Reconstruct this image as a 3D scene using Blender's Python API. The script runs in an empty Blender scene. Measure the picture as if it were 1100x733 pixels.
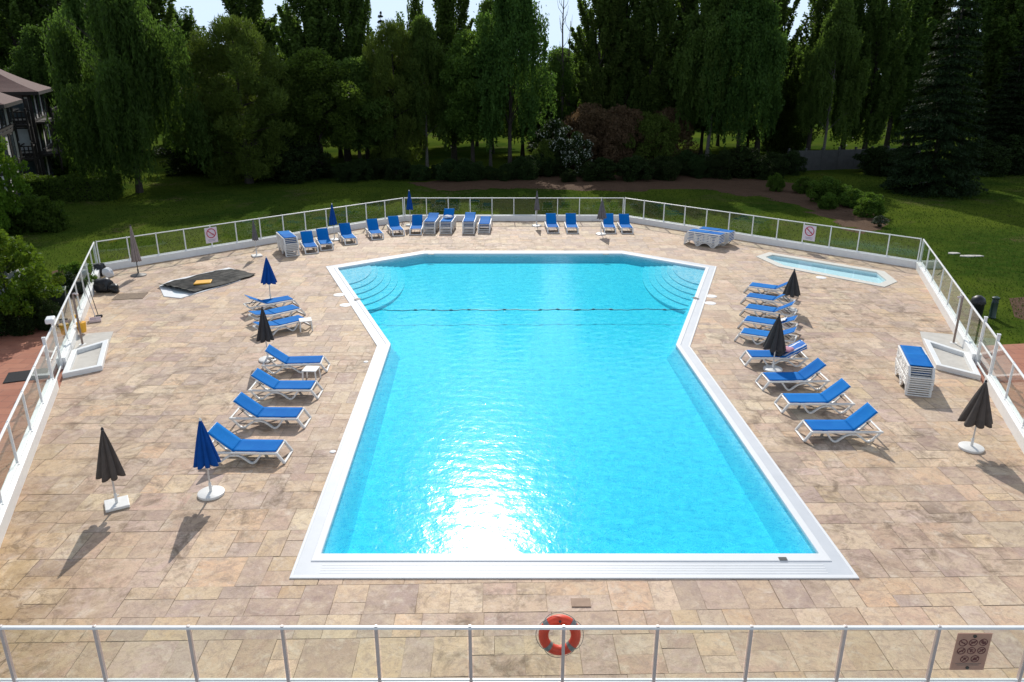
import bpy, bmesh, math, random
import numpy as np
from mathutils import Vector, Matrix, noise as mnoise
R = math.radians
random.seed(7)
rng = np.random.default_rng(11)
scene = bpy.context.scene
COL = scene.collection

# ------------------------------------------------------------------ camera model (positions on the ground are surveyed with it)
CAM_H, PITCH, FOC = 9.5, R(19.75), 830.0
def gp(px, py, z=0.0):
    u = (px - 550) / FOC; v = (366.5 - py) / FOC
    dy = math.cos(PITCH) + v * math.sin(PITCH); dz = -math.sin(PITCH) + v * math.cos(PITCH)
    s = (CAM_H - z) / -dz
    return Vector((u * s, dy * s, z))
def atd(px, D):                     # ground point at distance D on the column px (about ground level)
    zc = D * math.cos(PITCH) + CAM_H * math.sin(PITCH)
    return Vector(((px - 550) / FOC * zc, D, 0))
def hz(D, py): return CAM_H + D * math.tan(math.atan((366.5 - py) / FOC) - PITCH)

# ------------------------------------------------------------------ object helpers
def link(o):
    COL.objects.link(o); return o
def tag(o, label=None, cat=None, group=None, kind=None):
    if label: o['label'] = label
    if cat: o['category'] = cat
    if group: o['group'] = group
    if kind: o['kind'] = kind
    return o
def empty(name, loc=(0, 0, 0), rz=0.0, label=None, cat=None, group=None):
    o = bpy.data.objects.new(name, None); link(o)
    o.empty_display_size = 0.2
    o.location = loc; o.rotation_euler = (0, 0, rz)
    return tag(o, label, cat, group)
def copy_tree(o, parent=None, skip=()):
    c = o.copy(); link(c)
    if parent: c.parent = parent
    for ch in list(o.children):
        if ch.name.split('.')[0] not in skip: copy_tree(ch, c, skip)
    return c

class MB:
    def __init__(s): s.v = []; s.f = []
    def add(s, vs, fs):
        n = len(s.v); s.v += [tuple(v) for v in vs]; s.f += [tuple(i + n for i in f) for f in fs]; return s
    def box(s, c, d, rz=0.0, M=None):
        vs = []
        for z in (-.5, .5):
            for x, y in ((-.5, -.5), (.5, -.5), (.5, .5), (-.5, .5)):
                p = Vector((x * d[0], y * d[1], z * d[2]))
                if M is not None: p = M @ p
                elif rz: p = Matrix.Rotation(rz, 3, 'Z') @ p
                vs.append(Vector(c) + p)
        return s.add(vs, [(0, 3, 2, 1), (4, 5, 6, 7), (0, 1, 5, 4), (1, 2, 6, 5), (2, 3, 7, 6), (3, 0, 4, 7)])
    def bar(s, a, b, w, h, up=(0, 0, 1)):
        a = Vector(a); b = Vector(b); d = b - a
        x = d.normalized(); y = Vector(up).cross(x)
        if y.length < 1e-4: y = Vector((0, 1, 0)).cross(x)
        y.normalize(); z = x.cross(y)
        M = Matrix((x, y, z)).transposed()
        return s.box((a + b) / 2, (d.length, w, h), M=M)
    def prism(s, poly, z0, z1):
        n = len(poly)
        vs = [(p[0], p[1], z0) for p in poly] + [(p[0], p[1], z1) for p in poly]
        fs = [tuple(range(n))[::-1], tuple(range(n, 2 * n))] + [(i, (i + 1) % n, n + (i + 1) % n, n + i) for i in range(n)]
        return s.add(vs, fs)
    def ring(s, outer, inner, z0, z1):       # closed band between two outlines with as many corners
        n = len(outer)
        vs = [(p[0], p[1], z) for z in (z0, z1) for q in (outer, inner) for p in q]
        fs = []
        for i in range(n):
            j = (i + 1) % n
            fs += [(2*n+i, 2*n+j, 3*n+j, 3*n+i), (i, j, 2*n+j, 2*n+i), (n+j, n+i, 3*n+i, 3*n+j), (j, i, n+i, n+j)]
        return s.add(vs, fs)
    def tube(s, pts, r, n=8, cap=True, closed=False):
        pts = [Vector(p) for p in pts]; m = len(pts)
        rs = r if isinstance(r, (list, tuple)) else [r] * m
        base = len(s.v); ref = None
        for i, p in enumerate(pts):
            if closed: d = pts[(i+1) % m] - pts[i-1]
            else: d = pts[min(i+1, m-1)] - pts[max(i-1, 0)]
            d.normalize()
            if ref is None: ref = d.orthogonal().normalized()
            ref = (ref - d * ref.dot(d)).normalized()
            b = d.cross(ref)
            for k in range(n):
                a = 2 * math.pi * k / n
                s.v.append(tuple(p + (ref * math.cos(a) + b * math.sin(a)) * rs[i]))
        for i in range(m if closed else m - 1):
            j = (i + 1) % m
            for k in range(n):
                l = (k + 1) % n
                s.f.append((base+i*n+k, base+i*n+l, base+j*n+l, base+j*n+k))
        if cap and not closed:
            s.f.append(tuple(base + k for k in range(n))[::-1]); s.f.append(tuple(base + (m-1)*n + k for k in range(n)))
        return s
    def lathe(s, prof, n=20, c=(0, 0, 0)):
        base = len(s.v); m = len(prof)
        for r, z in prof:
            for k in range(n):
                a = 2 * math.pi * k / n
                s.v.append((c[0] + r * math.cos(a), c[1] + r * math.sin(a), c[2] + z))
        for i in range(m - 1):
            for k in range(n):
                l = (k + 1) % n
                s.f.append((base+i*n+k, base+i*n+l, base+(i+1)*n+l, base+(i+1)*n+k))
        s.f.append(tuple(base + k for k in range(n))[::-1]); s.f.append(tuple(base + (m-1)*n + k for k in range(n)))
        return s
    def build(s, name, mat, parent=None, loc=(0, 0, 0), rot=(0, 0, 0), smooth=False, bevel=0):
        me = bpy.data.meshes.new(name); me.from_pydata(s.v, [], s.f); me.update()
        bm = bmesh.new(); bm.from_mesh(me); bmesh.ops.recalc_face_normals(bm, faces=bm.faces); bm.to_mesh(me); bm.free()
        if mat: me.materials.append(mat)
        if smooth:
            for p in me.polygons: p.use_smooth = True
            me.set_sharp_from_angle(angle=R(40))
        o = bpy.data.objects.new(name, me); link(o)
        if parent: o.parent = parent
        o.location = loc; o.rotation_euler = rot
        if bevel:
            b = o.modifiers.new('bevel', 'BEVEL'); b.width = bevel; b.segments = 2; b.limit_method = 'ANGLE'
        return o
def raw(name, V, Fc, mat, parent=None, loc=(0, 0, 0)):
    me = bpy.data.meshes.new(name); me.from_pydata(np.asarray(V).tolist(), [], np.asarray(Fc).tolist()); me.update()
    if mat: me.materials.append(mat)
    o = bpy.data.objects.new(name, me); link(o); o.location = loc
    if parent: o.parent = parent
    return o

# ------------------------------------------------------------------ materials
class NT:
    def __init__(s, name):
        s.m = bpy.data.materials.new(name); s.m.use_nodes = True; s.t = s.m.node_tree; s.t.nodes.clear()
        s.out = s.n('ShaderNodeOutputMaterial')
    def n(s, typ, **kw):
        nd = s.t.nodes.new(typ)
        for k, v in kw.items(): setattr(nd, k, v)
        return nd
    def l(s, a, b): s.t.links.new(a, b)
    def noise(s, scale, detail=4, rough=.6, vec=None, dist=0):
        nd = s.n('ShaderNodeTexNoise'); nd.inputs['Scale'].default_value = scale; nd.inputs['Detail'].default_value = detail
        nd.inputs['Roughness'].default_value = rough; nd.inputs['Distortion'].default_value = dist
        if vec is not None: s.l(vec, nd.inputs['Vector'])
        return nd.outputs['Fac']
    def ramp(s, fac, stops):
        nd = s.n('ShaderNodeValToRGB'); e = nd.color_ramp.elements
        while len(e) < len(stops): e.new(.5)
        for i, (p, c) in enumerate(stops):
            e[i].position = p; e[i].color = (c, c, c, 1) if not isinstance(c, (tuple, list)) else (*c[:3], 1)
        s.l(fac, nd.inputs['Fac']); return nd.outputs['Color']
    def mix(s, fac, a, b, mode='MIX'):
        nd = s.n('ShaderNodeMix', data_type='RGBA', blend_type=mode)
        for x, i in ((fac, 0), (a, 6), (b, 7)):
            if hasattr(x, 'is_output'): s.l(x, nd.inputs[i])
            elif isinstance(x, (tuple, list)): nd.inputs[i].default_value = (*x[:3], 1)
            else: nd.inputs[i].default_value = x
        return nd.outputs[2]
    def math(s, op, a, b=0.0):
        nd = s.n('ShaderNodeMath', operation=op)
        for x, i in ((a, 0), (b, 1)):
            if hasattr(x, 'is_output'): s.l(x, nd.inputs[i])
            else: nd.inputs[i].default_value = x
        return nd.outputs[0]
    def pos(s): return s.n('ShaderNodeNewGeometry').outputs['Position']
    def obj(s): return s.n('ShaderNodeTexCoord').outputs['Object']
    def bump(s, h, strength, dist=.02):
        nd = s.n('ShaderNodeBump'); nd.inputs['Strength'].default_value = strength; nd.inputs['Distance'].default_value = dist
        s.l(h, nd.inputs['Height']); return nd.outputs['Normal']
    def pbr(s, col, rough=.6, normal=None, metal=0, spec=.5):
        nd = s.n('ShaderNodeBsdfPrincipled')
        for x, k in ((col, 'Base Color'), (rough, 'Roughness'), (metal, 'Metallic'), (spec, 'Specular IOR Level')):
            if hasattr(x, 'is_output'): s.l(x, nd.inputs[k])
            elif isinstance(x, (tuple, list)): nd.inputs[k].default_value = (*x[:3], 1)
            else: nd.inputs[k].default_value = x
        if normal is not None: s.l(normal, nd.inputs['Normal'])
        return nd.outputs[0]
    def surf(s, sh): s.l(sh, s.out.inputs['Surface']); return s.m

def plain(name, col, rough=.5, var=.12, scale=6, bump=.0, metal=0, spec=.5, bscale=40):
    t = NT(name); v = t.obj()
    n = t.noise(scale, 5, .65, v)
    c = t.mix(t.ramp(n, [(.3, 0.0), (.72, 1.0)]), tuple(x * (1 - var) for x in col), tuple(min(1, x * (1 + var)) for x in col))
    nm = t.bump(t.noise(bscale, 3, .6, v), bump, .01) if bump else None
    return t.surf(t.pbr(c, rough, nm, metal, spec))

M = {}
M['resin'] = plain('white_resin', (.72, .70, .66), .42, .06, 5)
M['sling'] = plain('blue_sling_mesh', (.001, .185, .56), .75, .10, 3, .25, spec=.08, bscale=160)
def sling_mat():
    t = NT('blue_sling_mesh'); v = t.obj(); oi = t.n('ShaderNodeObjectInfo')
    c = t.mix(oi.outputs['Random'], (.001, .120, .42), (.003, .165, .50))
    c = t.mix(t.ramp(t.noise(2.2, 5, .65, v), [(.45, 0), (.75, .35)]), c, (.015, .21, .53))
    return t.surf(t.pbr(c, .75, t.bump(t.noise(160, 2, .5, v), .25, .01), spec=.08))
M['sling'] = sling_mat()
M['sling_dark'] = plain('sling_hem', (.006, .05, .22), .7)
M['towel_blue'] = plain('striped_towel_blue', (.03, .17, .55), .9, .2, 8, .5)
M['white_paint'] = plain('white_painted_metal', (.78, .78, .76), .35, .05, 4)
M['alu'] = plain('brushed_aluminium', (.60, .52, .48), .4, .08, 8, metal=.5)
M['umb_blue'] = plain('navy_canvas', (.006, .062, .27), .9, .15, 6, .3, spec=.1)
M['umb_black'] = plain('charcoal_canvas', (.042, .038, .038), .9, .2, 6, .3)
M['umb_brown'] = plain('dark_brown_canvas', (.078, .062, .052), .9, .2, 6, .3)
M['umb_taupe'] = plain('faded_taupe_canvas', (.27, .22, .20), .9, .2, 6, .3)
M['umb_grey'] = plain('grey_canvas', (.13, .12, .125), .9, .2, 6, .3)
M['pole'] = plain('umbrella_pole', (.60, .59, .57), .35, .06, 8, metal=.3)
M['dark_metal'] = plain('dark_metal', (.03, .028, .028), .5)
M['black_plastic'] = plain('black_plastic', (.012, .012, .013), .45, .3, 5, .4, bscale=14)
M['orange'] = plain('orange_buoy_shell', (.72, .055, .018), .5, .12, 6)
M['buoy_band'] = plain('reflective_grey_band', (.20, .195, .19), .35)
M['rope'] = plain('rope', (.62, .56, .48), .9)
M['wood'] = plain('dark_timber', (.018, .013, .010), .75, .3, 7)
M['plaster'] = plain('pale_plaster', (.62, .60, .57), .85, .1, 3)
M['window_glass'] = plain('window_pane', (.05, .07, .08), .08, .1, 1, spec=.8)
M['curtain'] = plain('pale_blind', (.5, .55, .58), .7, .1, 3)
M['yellow'] = plain('yellow_plastic', (.80, .40, .02), .45)
M['pinkish'] = plain('pale_pink_plastic', (.66, .55, .55), .5)
M['sign_pink'] = plain('sign_plate_pale', (.68, .60, .66), .4, .03)
M['sign_red'] = plain('sign_red_print', (.45, .03, .06), .5)
M['sign_text'] = plain('sign_grey_print', (.35, .33, .40), .5)
M['plate_back'] = plain('sign_plate_back', (.58, .29, .22), .45, .08, 4)
M['plate_red'] = plain('sign_print_showing_through', (.16, .02, .024), .5)
M['plate_text'] = plain('sign_faint_print', (.30, .19, .165), .5)
M['bark'] = plain('bark', (.045, .036, .028), .95, .4, 9, .8, bscale=18)
M['bark_pale'] = plain('birch_bark', (.12, .11, .095), .9, .5, 7, .6, bscale=10)
M['green_plastic'] = plain('dark_green_plastic', (.01, .035, .02), .4)
M['bin'] = plain('very_dark_green_plastic', (.010, .018, .014), .45)
M['cover'] = None
M['concrete'] = plain('grey_concrete', (.26, .25, .24), .9, .2, 2.5, .4)
M['bath_floor'] = plain('footbath_floor', (.50, .47, .42), .8, .12, 3, .2)
M['drain'] = plain('brown_drain_tile', (.20, .14, .09), .85, .3, 9, .3)
M['lid'] = plain('white_skimmer_lid', (.75, .74, .72), .5)
M['mat'] = plain('black_doormat', (.010, .010, .012), .95, .2, 20, .5)
M['stone_far'] = plain('garden_wall_block', (.065, .065, .062), .9, .2, 1.5, .5)
M['furn'] = plain('pale_fabric_cover', (.62, .63, .64), .8, .06, 2)
M['towel_white'] = plain('white_towel', (.75, .75, .76), .95, .05, 6, .3)
M['towel_pink'] = plain('pink_cloth', (.62, .30, .36), .95, .1, 6)
M['bone'] = plain('dead_wood', (.10, .085, .07), .95, .3, 6)
M['float'] = plain('dark_blue_float', (.012, .03, .07), .5)

def glass_mat():
    t = NT('clear_balustrade_glass')
    tr = t.n('ShaderNodeBsdfTransparent'); tr.inputs[0].default_value = (.94, .96, .935, 1)
    gl = t.n('ShaderNodeBsdfGlossy'); gl.inputs['Roughness'].default_value = .02; gl.inputs['Color'].default_value = (.95, 1, .98, 1)
    fr = t.n('ShaderNodeFresnel'); fr.inputs['IOR'].default_value = 1.5
    bf = t.n('ShaderNodeNewGeometry').outputs['Backfacing']
    mx = t.n('ShaderNodeMixShader'); t.l(t.math('MULTIPLY', fr.outputs[0], t.math('SUBTRACT', 1.0, bf)), mx.inputs[0]); t.l(tr.outputs[0], mx.inputs[1]); t.l(gl.outputs[0], mx.inputs[2])
    return t.surf(mx.outputs[0])
M['glass'] = glass_mat()

def stone_mat():
    t = NT('sandstone_flags'); p = t.pos()
    at = t.n('ShaderNodeAttribute'); at.attribute_name = 'stone'
    off = t.n('ShaderNodeVectorMath', operation='ADD'); t.l(p, off.inputs[0])
    sc = t.n('ShaderNodeVectorMath', operation='SCALE'); t.l(at.outputs['Color'], sc.inputs[0]); sc.inputs['Scale'].default_value = 90
    t.l(sc.outputs[0], off.inputs[1]); q = off.outputs[0]
    c = at.outputs['Color']
    # cloudy bedding tones inside every flag
    big = t.noise(1.7, 5, .62, q, .9)
    c = t.mix(t.ramp(big, [(.40, 0), (.66, .75)]), c, (.58, .44, .295))
    c = t.mix(t.ramp(t.noise(1.3, 6, .7, q, 1.4), [(.50, 0), (.68, .7)]), c, (.385, .265, .20))
    vein = t.noise(3.1, 7, .7, q, 2.2)
    c = t.mix(t.ramp(vein, [(.50, 0), (.62, .55), (.70, 0)]), c, (.30, .205, .165))
    fine = t.noise(26, 5, .75, p)
    c = t.mix(t.ramp(fine, [(.25, .38), (.55, 0)]), c, (.20, .145, .11))
    mid = t.noise(6.5, 6, .7, q)
    c = t.mix(t.ramp(mid, [(.52, 0), (.75, .5)]), c, (.64, .51, .36))
    sp = t.noise(4.2, 9, .8, q, .4)
    c = t.mix(t.ramp(sp, [(.54, 0), (.68, .5)]), c, (.215, .145, .095))
    lt = t.noise(2.3, 8, .75, q, .5)
    c = t.mix(t.ramp(lt, [(.53, 0), (.66, .55)]), c, (.64, .54, .42))
    # dark dirt stains in clusters, ochre lichen along the left kerb
    st = t.math('MULTIPLY', t.ramp(t.noise(.16, 3, .5, p), [(.46, 0), (.56, 1)]), t.ramp(t.noise(1.5, 8, .75, p, .8), [(.49, 0), (.64, 1)]))
    c = t.mix(t.math('MULTIPLY', st, .75), c, (.13, .082, .045))
    sx = t.n('ShaderNodeSeparateXYZ'); t.l(p, sx.inputs[0])
    e = t.math('ADD', sx.outputs[0], t.math('MULTIPLY', sx.outputs[1], .405))     # distance from the left kerb line
    e = t.math('ADD', e, 5.12)
    mask = t.ramp(t.math('MULTIPLY', e, .28), [(0.10, 1), (.85, 0)])
    yy = t.ramp(t.math('MULTIPLY', sx.outputs[1], .045), [(.5, 1), (.95, 0)])
    oc = t.math('MULTIPLY', t.math('MULTIPLY', mask, yy), t.ramp(t.noise(.9, 8, .75, p, 1.0), [(.36, 0), (.52, 1)]))
    c = t.mix(t.math('MULTIPLY', oc, .75), c, (.33, .20, .07))
    c = t.mix(t.math('MULTIPLY', t.math('MULTIPLY', mask, yy), t.ramp(t.noise(1.9, 9, .8, p, 1.5), [(.50, 0), (.60, .85)])), c, (.12, .07, .03))
    h = t.math('ADD', t.math('MULTIPLY', fine, .5), vein)
    return t.surf(t.pbr(c, t.ramp(mid, [(.3, .55), (.7, .85)]), t.bump(h, .35, .02), spec=.35))
M['stone'] = stone_mat()
M['joint'] = plain('sandy_joint', (.33, .24, .165), .95, .35, 5, .3)

def grass_mat():
    t = NT('lawn'); p = t.pos()
    a = t.noise(.09, 5, .6, p); b = t.noise(1.6, 6, .7, p); f = t.noise(16, 4, .7, p)
    c = t.mix(t.ramp(a, [(.40, 0), (.60, 1)]), (.026, .056, .008), (.090, .122, .014))
    c = t.mix(t.ramp(b, [(.40, 0), (.75, .7)]), c, (.085, .105, .020))
    c = t.mix(t.ramp(f, [(.3, .55), (.6, 0)]), c, (.018, .042, .006))
    bare = t.math('MULTIPLY', t.ramp(t.noise(.22, 4, .6, p), [(.58, 0), (.70, .75)]), t.ramp(t.noise(2.4, 5, .6, p), [(.4, 0), (.6, 1)]))
    c = t.mix(bare, c, (.12, .085, .05))
    h = t.math('ADD', f, t.math('MULTIPLY', b, .5))
    return t.surf(t.pbr(c, .85, t.bump(h, .5, .03), spec=.0))
M['lawn'] = grass_mat()
def blade_mat():
    t = NT('grass_blades')
    isl = t.n('ShaderNodeNewGeometry').outputs['Random Per Island']
    c = t.mix(isl, (.034, .068, .010), (.078, .110, .017))
    d = t.pbr(c, .7, spec=.04); tr = t.n('ShaderNodeBsdfTranslucent'); t.l(c, tr.inputs[0])
    mx = t.n('ShaderNodeMixShader'); mx.inputs[0].default_value = .35; t.l(d, mx.inputs[1]); t.l(tr.outputs[0], mx.inputs[2])
    return t.surf(mx.outputs[0])
M['blades'] = blade_mat()

def leaf_mat(name, lo, hi, trans, tf=.38):
    t = NT(name)
    g = t.n('ShaderNodeNewGeometry'); isl = g.outputs['Random Per Island']
    oi = t.n('ShaderNodeObjectInfo')
    cl = t.noise(.55, 3, .6, t.obj())
    c = t.mix(t.math('ADD', t.math('MULTIPLY', isl, .6), t.math('MULTIPLY', cl, .5)), lo, hi)
    hsv = t.n('ShaderNodeHueSaturation'); t.l(c, hsv.inputs['Color'])
    t.l(t.math('ADD', t.math('MULTIPLY', oi.outputs['Random'], .03), .483), hsv.inputs['Hue'])
    t.l(t.math('ADD', t.math('MULTIPLY', oi.outputs['Random'], .5), .75), hsv.inputs['Value'])
    d = t.pbr(hsv.outputs[0], .6, spec=.10)
    tr = t.n('ShaderNodeBsdfTranslucent'); t.l(t.mix(.6, hsv.outputs[0], trans), tr.inputs[0])
    mx = t.n('ShaderNodeMixShader'); mx.inputs[0].default_value = tf; t.l(d, mx.inputs[1]); t.l(tr.outputs[0], mx.inputs[2])
    return t.surf(mx.outputs[0])
L = {}
L['poplar'] = leaf_mat('poplar_leaves', (0.027, 0.056, 0.013), (0.105, 0.16, 0.034), (0.16, 0.28, 0.03), 0.5)
L['willow'] = leaf_mat('willow_leaves', (0.022, 0.052, 0.012), (0.072, 0.13, 0.026), (0.13, 0.24, 0.03), 0.5)
L['birch'] = leaf_mat('birch_leaves', (0.03, 0.062, 0.014), (0.1, 0.155, 0.032), (0.17, 0.29, 0.035), 0.5)
L['spruce'] = leaf_mat('spruce_leaves', (0.007, 0.018, 0.007), (0.024, 0.042, 0.013), (0.04, 0.065, 0.01), 0.22)
L['pine'] = leaf_mat('pine_leaves', (0.038, 0.064, 0.012), (0.105, 0.15, 0.026), (0.15, 0.22, 0.025), 0.36)
L['broad'] = leaf_mat('broad_leaves', (0.025, 0.054, 0.01), (0.1, 0.155, 0.028), (0.17, 0.28, 0.025), 0.5)
L['dark'] = leaf_mat('dark_leaves', (0.011, 0.024, 0.008), (0.034, 0.058, 0.014), (0.05, 0.09, 0.012), 0.25)
L['light'] = leaf_mat('light_shrub_leaves', (.030, .075, .008), (.10, .165, .015), (.20, .30, .02))
L['copper'] = leaf_mat('copper_leaves', (0.06, 0.042, 0.024), (0.175, 0.112, 0.062), (0.2, 0.12, 0.05), 0.4)
L['white'] = leaf_mat('white_blossom', (.22, .25, .19), (.50, .52, .46), (.3, .34, .26), .25)
L['hedge'] = leaf_mat('hedge_leaves', (0.026, 0.068, 0.012), (0.095, 0.165, 0.026), (0.15, 0.25, 0.02), 0.45)

def path_mat():
    t = NT('red_brick_path'); p = t.pos()
    br = t.n('ShaderNodeTexBrick'); t.l(p, br.inputs['Vector'])
    br.inputs['Scale'].default_value = 1.0; br.inputs['Brick Width'].default_value = .9; br.inputs['Row Height'].default_value = .45
    br.inputs['Mortar Size'].default_value = .012; br.inputs['Color1'].default_value = (.36, .135, .075, 1)
    br.inputs['Color2'].default_value = (.30, .105, .060, 1); br.inputs['Mortar'].default_value = (.17, .07, .045, 1)
    n = t.noise(1.2, 6, .7, p)
    c = t.mix(t.ramp(n, [(.4, 0), (.75, .5)]), br.outputs['Color'], (.44, .21, .13))
    return t.surf(t.pbr(c, .85, t.bump(n, .3)))
M['path'] = path_mat()
def soil_mat():
    t = NT('bare_soil'); p = t.pos()
    n = t.noise(1.1, 7, .7, p); f = t.noise(11, 5, .7, p)
    c = t.mix(n, (.048, .028, .016), (.135, .078, .046)); c = t.mix(t.ramp(f, [(.5, 0), (.7, .6)]), c, (.16, .11, .08))
    return t.surf(t.pbr(c, .95, t.bump(f, .9, .06), spec=.1))
M['soil'] = soil_mat()

def pool_mat(name, col, var=.05):
    t = NT(name); p = t.pos()
    n = t.noise(2.0, 4, .6, p)
    c = t.mix(n, tuple(x * (1 - var) for x in col), tuple(min(.9, x * (1 + var)) for x in col))
    return t.surf(t.pbr(c, .6, spec=.2))
M['basin'] = pool_mat('pool_liner', (.76, .85, .85))
M['step'] = pool_mat('pool_step', (.88, .93, .93), .02)
M['kid_basin'] = pool_mat('paddling_pool_liner', (.80, .89, .90))
M['coping'] = plain('white_coping', (.66, .67, .675), .6, .035, 1.3)
M['gutter'] = None
def gutter_mat():
    t = NT('gutter_grate'); p = t.pos(); sx = t.n('ShaderNodeSeparateXYZ'); t.l(p, sx.inputs[0])
    n = t.noise(1.5, 4, .6, p)
    c = t.mix(t.ramp(n, [(.3, 0), (.7, 1)]), (.47, .495, .525), (.53, .55, .575))
    return t.surf(t.pbr(c, .5))
M['gutter'] = gutter_mat()
def kid_coping():
    t = NT('stone_coping'); p = t.pos(); n = t.noise(3, 6, .7, p); c = t.mix(n, (.50, .48, .42), (.66, .64, .57))
    return t.surf(t.pbr(c, .75))
M['kid_coping'] = kid_coping()

def water_mat(name, dens, col, rip=1.0, tint=(.0, .58, .80), rings=((.6, 33.0), (4.5, 17.0), (-1.5, 9.0))):
    t = NT(name); p = t.pos()
    mp = t.n('ShaderNodeMapping'); t.l(p, mp.inputs['Vector']); mp.inputs['Scale'].default_value = (1, 1.05, 0)
    q = mp.outputs[0]
    h = t.math('MULTIPLY', t.noise(1.25, 3, .5, q, .8), .62)
    h = t.math('ADD', h, t.math('MULTIPLY', t.noise(3.4, 3, .55, q, 1.2), .50))
    h = t.math('ADD', h, t.math('MULTIPLY', t.noise(9.0, 3, .5, q, .8), .17))
    rg = 0.0
    for i, (x, y) in enumerate(rings):
        m2 = t.n('ShaderNodeMapping'); t.l(p, m2.inputs['Vector']); m2.inputs['Location'].default_value = (-x, -y, 0)
        w = t.n('ShaderNodeTexWave', wave_type='RINGS', rings_direction='Z', wave_profile='SIN'); t.l(m2.outputs[0], w.inputs['Vector'])
        w.inputs['Scale'].default_value = (.75, .6, .5)[i]; w.inputs['Distortion'].default_value = 5.5
        w.inputs['Detail'].default_value = 2; w.inputs['Detail Scale'].default_value = .8
        h = t.math('ADD', h, t.math('MULTIPLY', w.outputs['Fac'], .10)); rg = t.math('ADD', w.outputs['Fac'], rg)
    nm = t.bump(h, rip, .0115)
    rd = t.math('ABSOLUTE', t.math('SUBTRACT', t.noise(3.6, 3, .6, q, 1.6), .5)); rd2 = t.math('ABSOLUTE', t.math('SUBTRACT', t.noise(6.5, 2, .5, q, 1.2), .5))
    h2 = t.math('ADD', t.math('MULTIPLY', h, .8), t.math('ADD', t.math('MULTIPLY', rd, 1.3), t.math('MULTIPLY', rd2, .6)))
    h2 = t.math('ADD', h2, t.math('MULTIPLY', rg, .16))
    nt = t.bump(h2, min(1, rip * 1.0), .95)
    fr = t.n('ShaderNodeFresnel'); fr.inputs['IOR'].default_value = 1.33; t.l(nm, fr.inputs['Normal'])
    gl = t.n('ShaderNodeBsdfGlossy'); gl.inputs['Roughness'].default_value = .115; t.l(nm, gl.inputs['Normal'])
    tr = t.n('ShaderNodeBsdfTransparent')
    f2 = t.n('ShaderNodeLayerWeight'); f2.inputs['Blend'].default_value = .5; t.l(nt, f2.inputs['Normal'])
    t.l(t.ramp(f2.outputs['Facing'], [(.15, (1, 1, 1)), (.95, tint)]), tr.inputs[0])  # ripple light painted into the transmission tint, in place of refraction and caustics
    bf = t.n('ShaderNodeNewGeometry').outputs['Backfacing']
    mx = t.n('ShaderNodeMixShader'); t.l(t.math('MULTIPLY', fr.outputs[0], t.math('SUBTRACT', 1.0, bf)), mx.inputs[0]); t.l(tr.outputs[0], mx.inputs[1]); t.l(gl.outputs[0], mx.inputs[2])
    va = t.n('ShaderNodeVolumeAbsorption'); va.inputs['Density'].default_value = dens; va.inputs['Color'].default_value = (*col, 1)
    t.l(va.outputs[0], t.out.inputs['Volume'])
    return t.surf(mx.outputs[0])
M['water'] = water_mat('pool_water', 1.05, (.0, .962, .995))
M['kid_water'] = water_mat('paddling_water', .2, (.0, .90, .98), .4, (.8, .94, .97))

def cover_mat():
    t = NT('black_pool_tarpaulin'); v = t.obj()
    n = t.noise(5, 6, .7, v); w = t.n('ShaderNodeTexWave'); w.inputs['Scale'].default_value = 1.2; w.inputs['Distortion'].default_value = 4
    t.l(v, w.inputs['Vector'])
    c = t.mix(t.ramp(n, [(.5, 0), (.75, .7)]), (.004, .005, .005), (.014, .016, .016))
    return t.surf(t.pbr(c, .62, t.bump(n, .5, .03), spec=.10))
M['cover'] = cover_mat()
def roof_mat():
    t = NT('brown_clay_tiles'); v = t.obj()
    br = t.n('ShaderNodeTexBrick'); t.l(v, br.inputs['Vector']); br.inputs['Scale'].default_value = 3.0
    br.inputs['Color1'].default_value = (.115, .046, .036, 1); br.inputs['Color2'].default_value = (.08, .033, .027, 1); br.inputs['Mortar'].default_value = (.04, .025, .02, 1)
    n = t.noise(2.2, 6, .7, v)
    c = t.mix(t.ramp(n, [(.4, 0), (.8, .6)]), br.outputs['Color'], (.13, .062, .05))
    return t.surf(t.pbr(c, .85, t.bump(n, .5)))
M['roof'] = roof_mat()

# ------------------------------------------------------------------ polygon helpers (convex clipping)
def ccw(P):
    a = sum(P[i][0] * P[(i+1) % len(P)][1] - P[(i+1) % len(P)][0] * P[i][1] for i in range(len(P)))
    return list(P) if a > 0 else list(P)[::-1]
def clip_half(P, a, b, keep_left=True):
    out = []; n = len(P); s = 1 if keep_left else -1
    d = [s * ((b[0]-a[0]) * (p[1]-a[1]) - (b[1]-a[1]) * (p[0]-a[0])) for p in P]
    for i in range(n):
        j = (i + 1) % n
        if d[i] >= 0: out.append(P[i])
        if (d[i] > 0 > d[j]) or (d[i] < 0 < d[j]):
            k = d[i] / (d[i] - d[j]); out.append((P[i][0] + (P[j][0]-P[i][0]) * k, P[i][1] + (P[j][1]-P[i][1]) * k))
    return out
def area(P): return abs(sum(P[i][0] * P[(i+1) % len(P)][1] - P[(i+1) % len(P)][0] * P[i][1] for i in range(len(P)))) / 2
def inter(P, C):
    for i in range(len(C)):
        P = clip_half(P, C[i], C[(i+1) % len(C)])
        if len(P) < 3: return []
    return P
def subtract(P, C):
    out = []; rest = P
    for i in range(len(C)):
        o = clip_half(rest, C[i], C[(i+1) % len(C)], False)
        if len(o) > 2 and area(o) > 1e-4: out.append(o)
        rest = clip_half(rest, C[i], C[(i+1) % len(C)])
        if len(rest) < 3: break
    return out
def subtract_all(polys, Cs):
    for C in Cs: polys = [q for P in polys for q in subtract(P, C)]
    return polys
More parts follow.
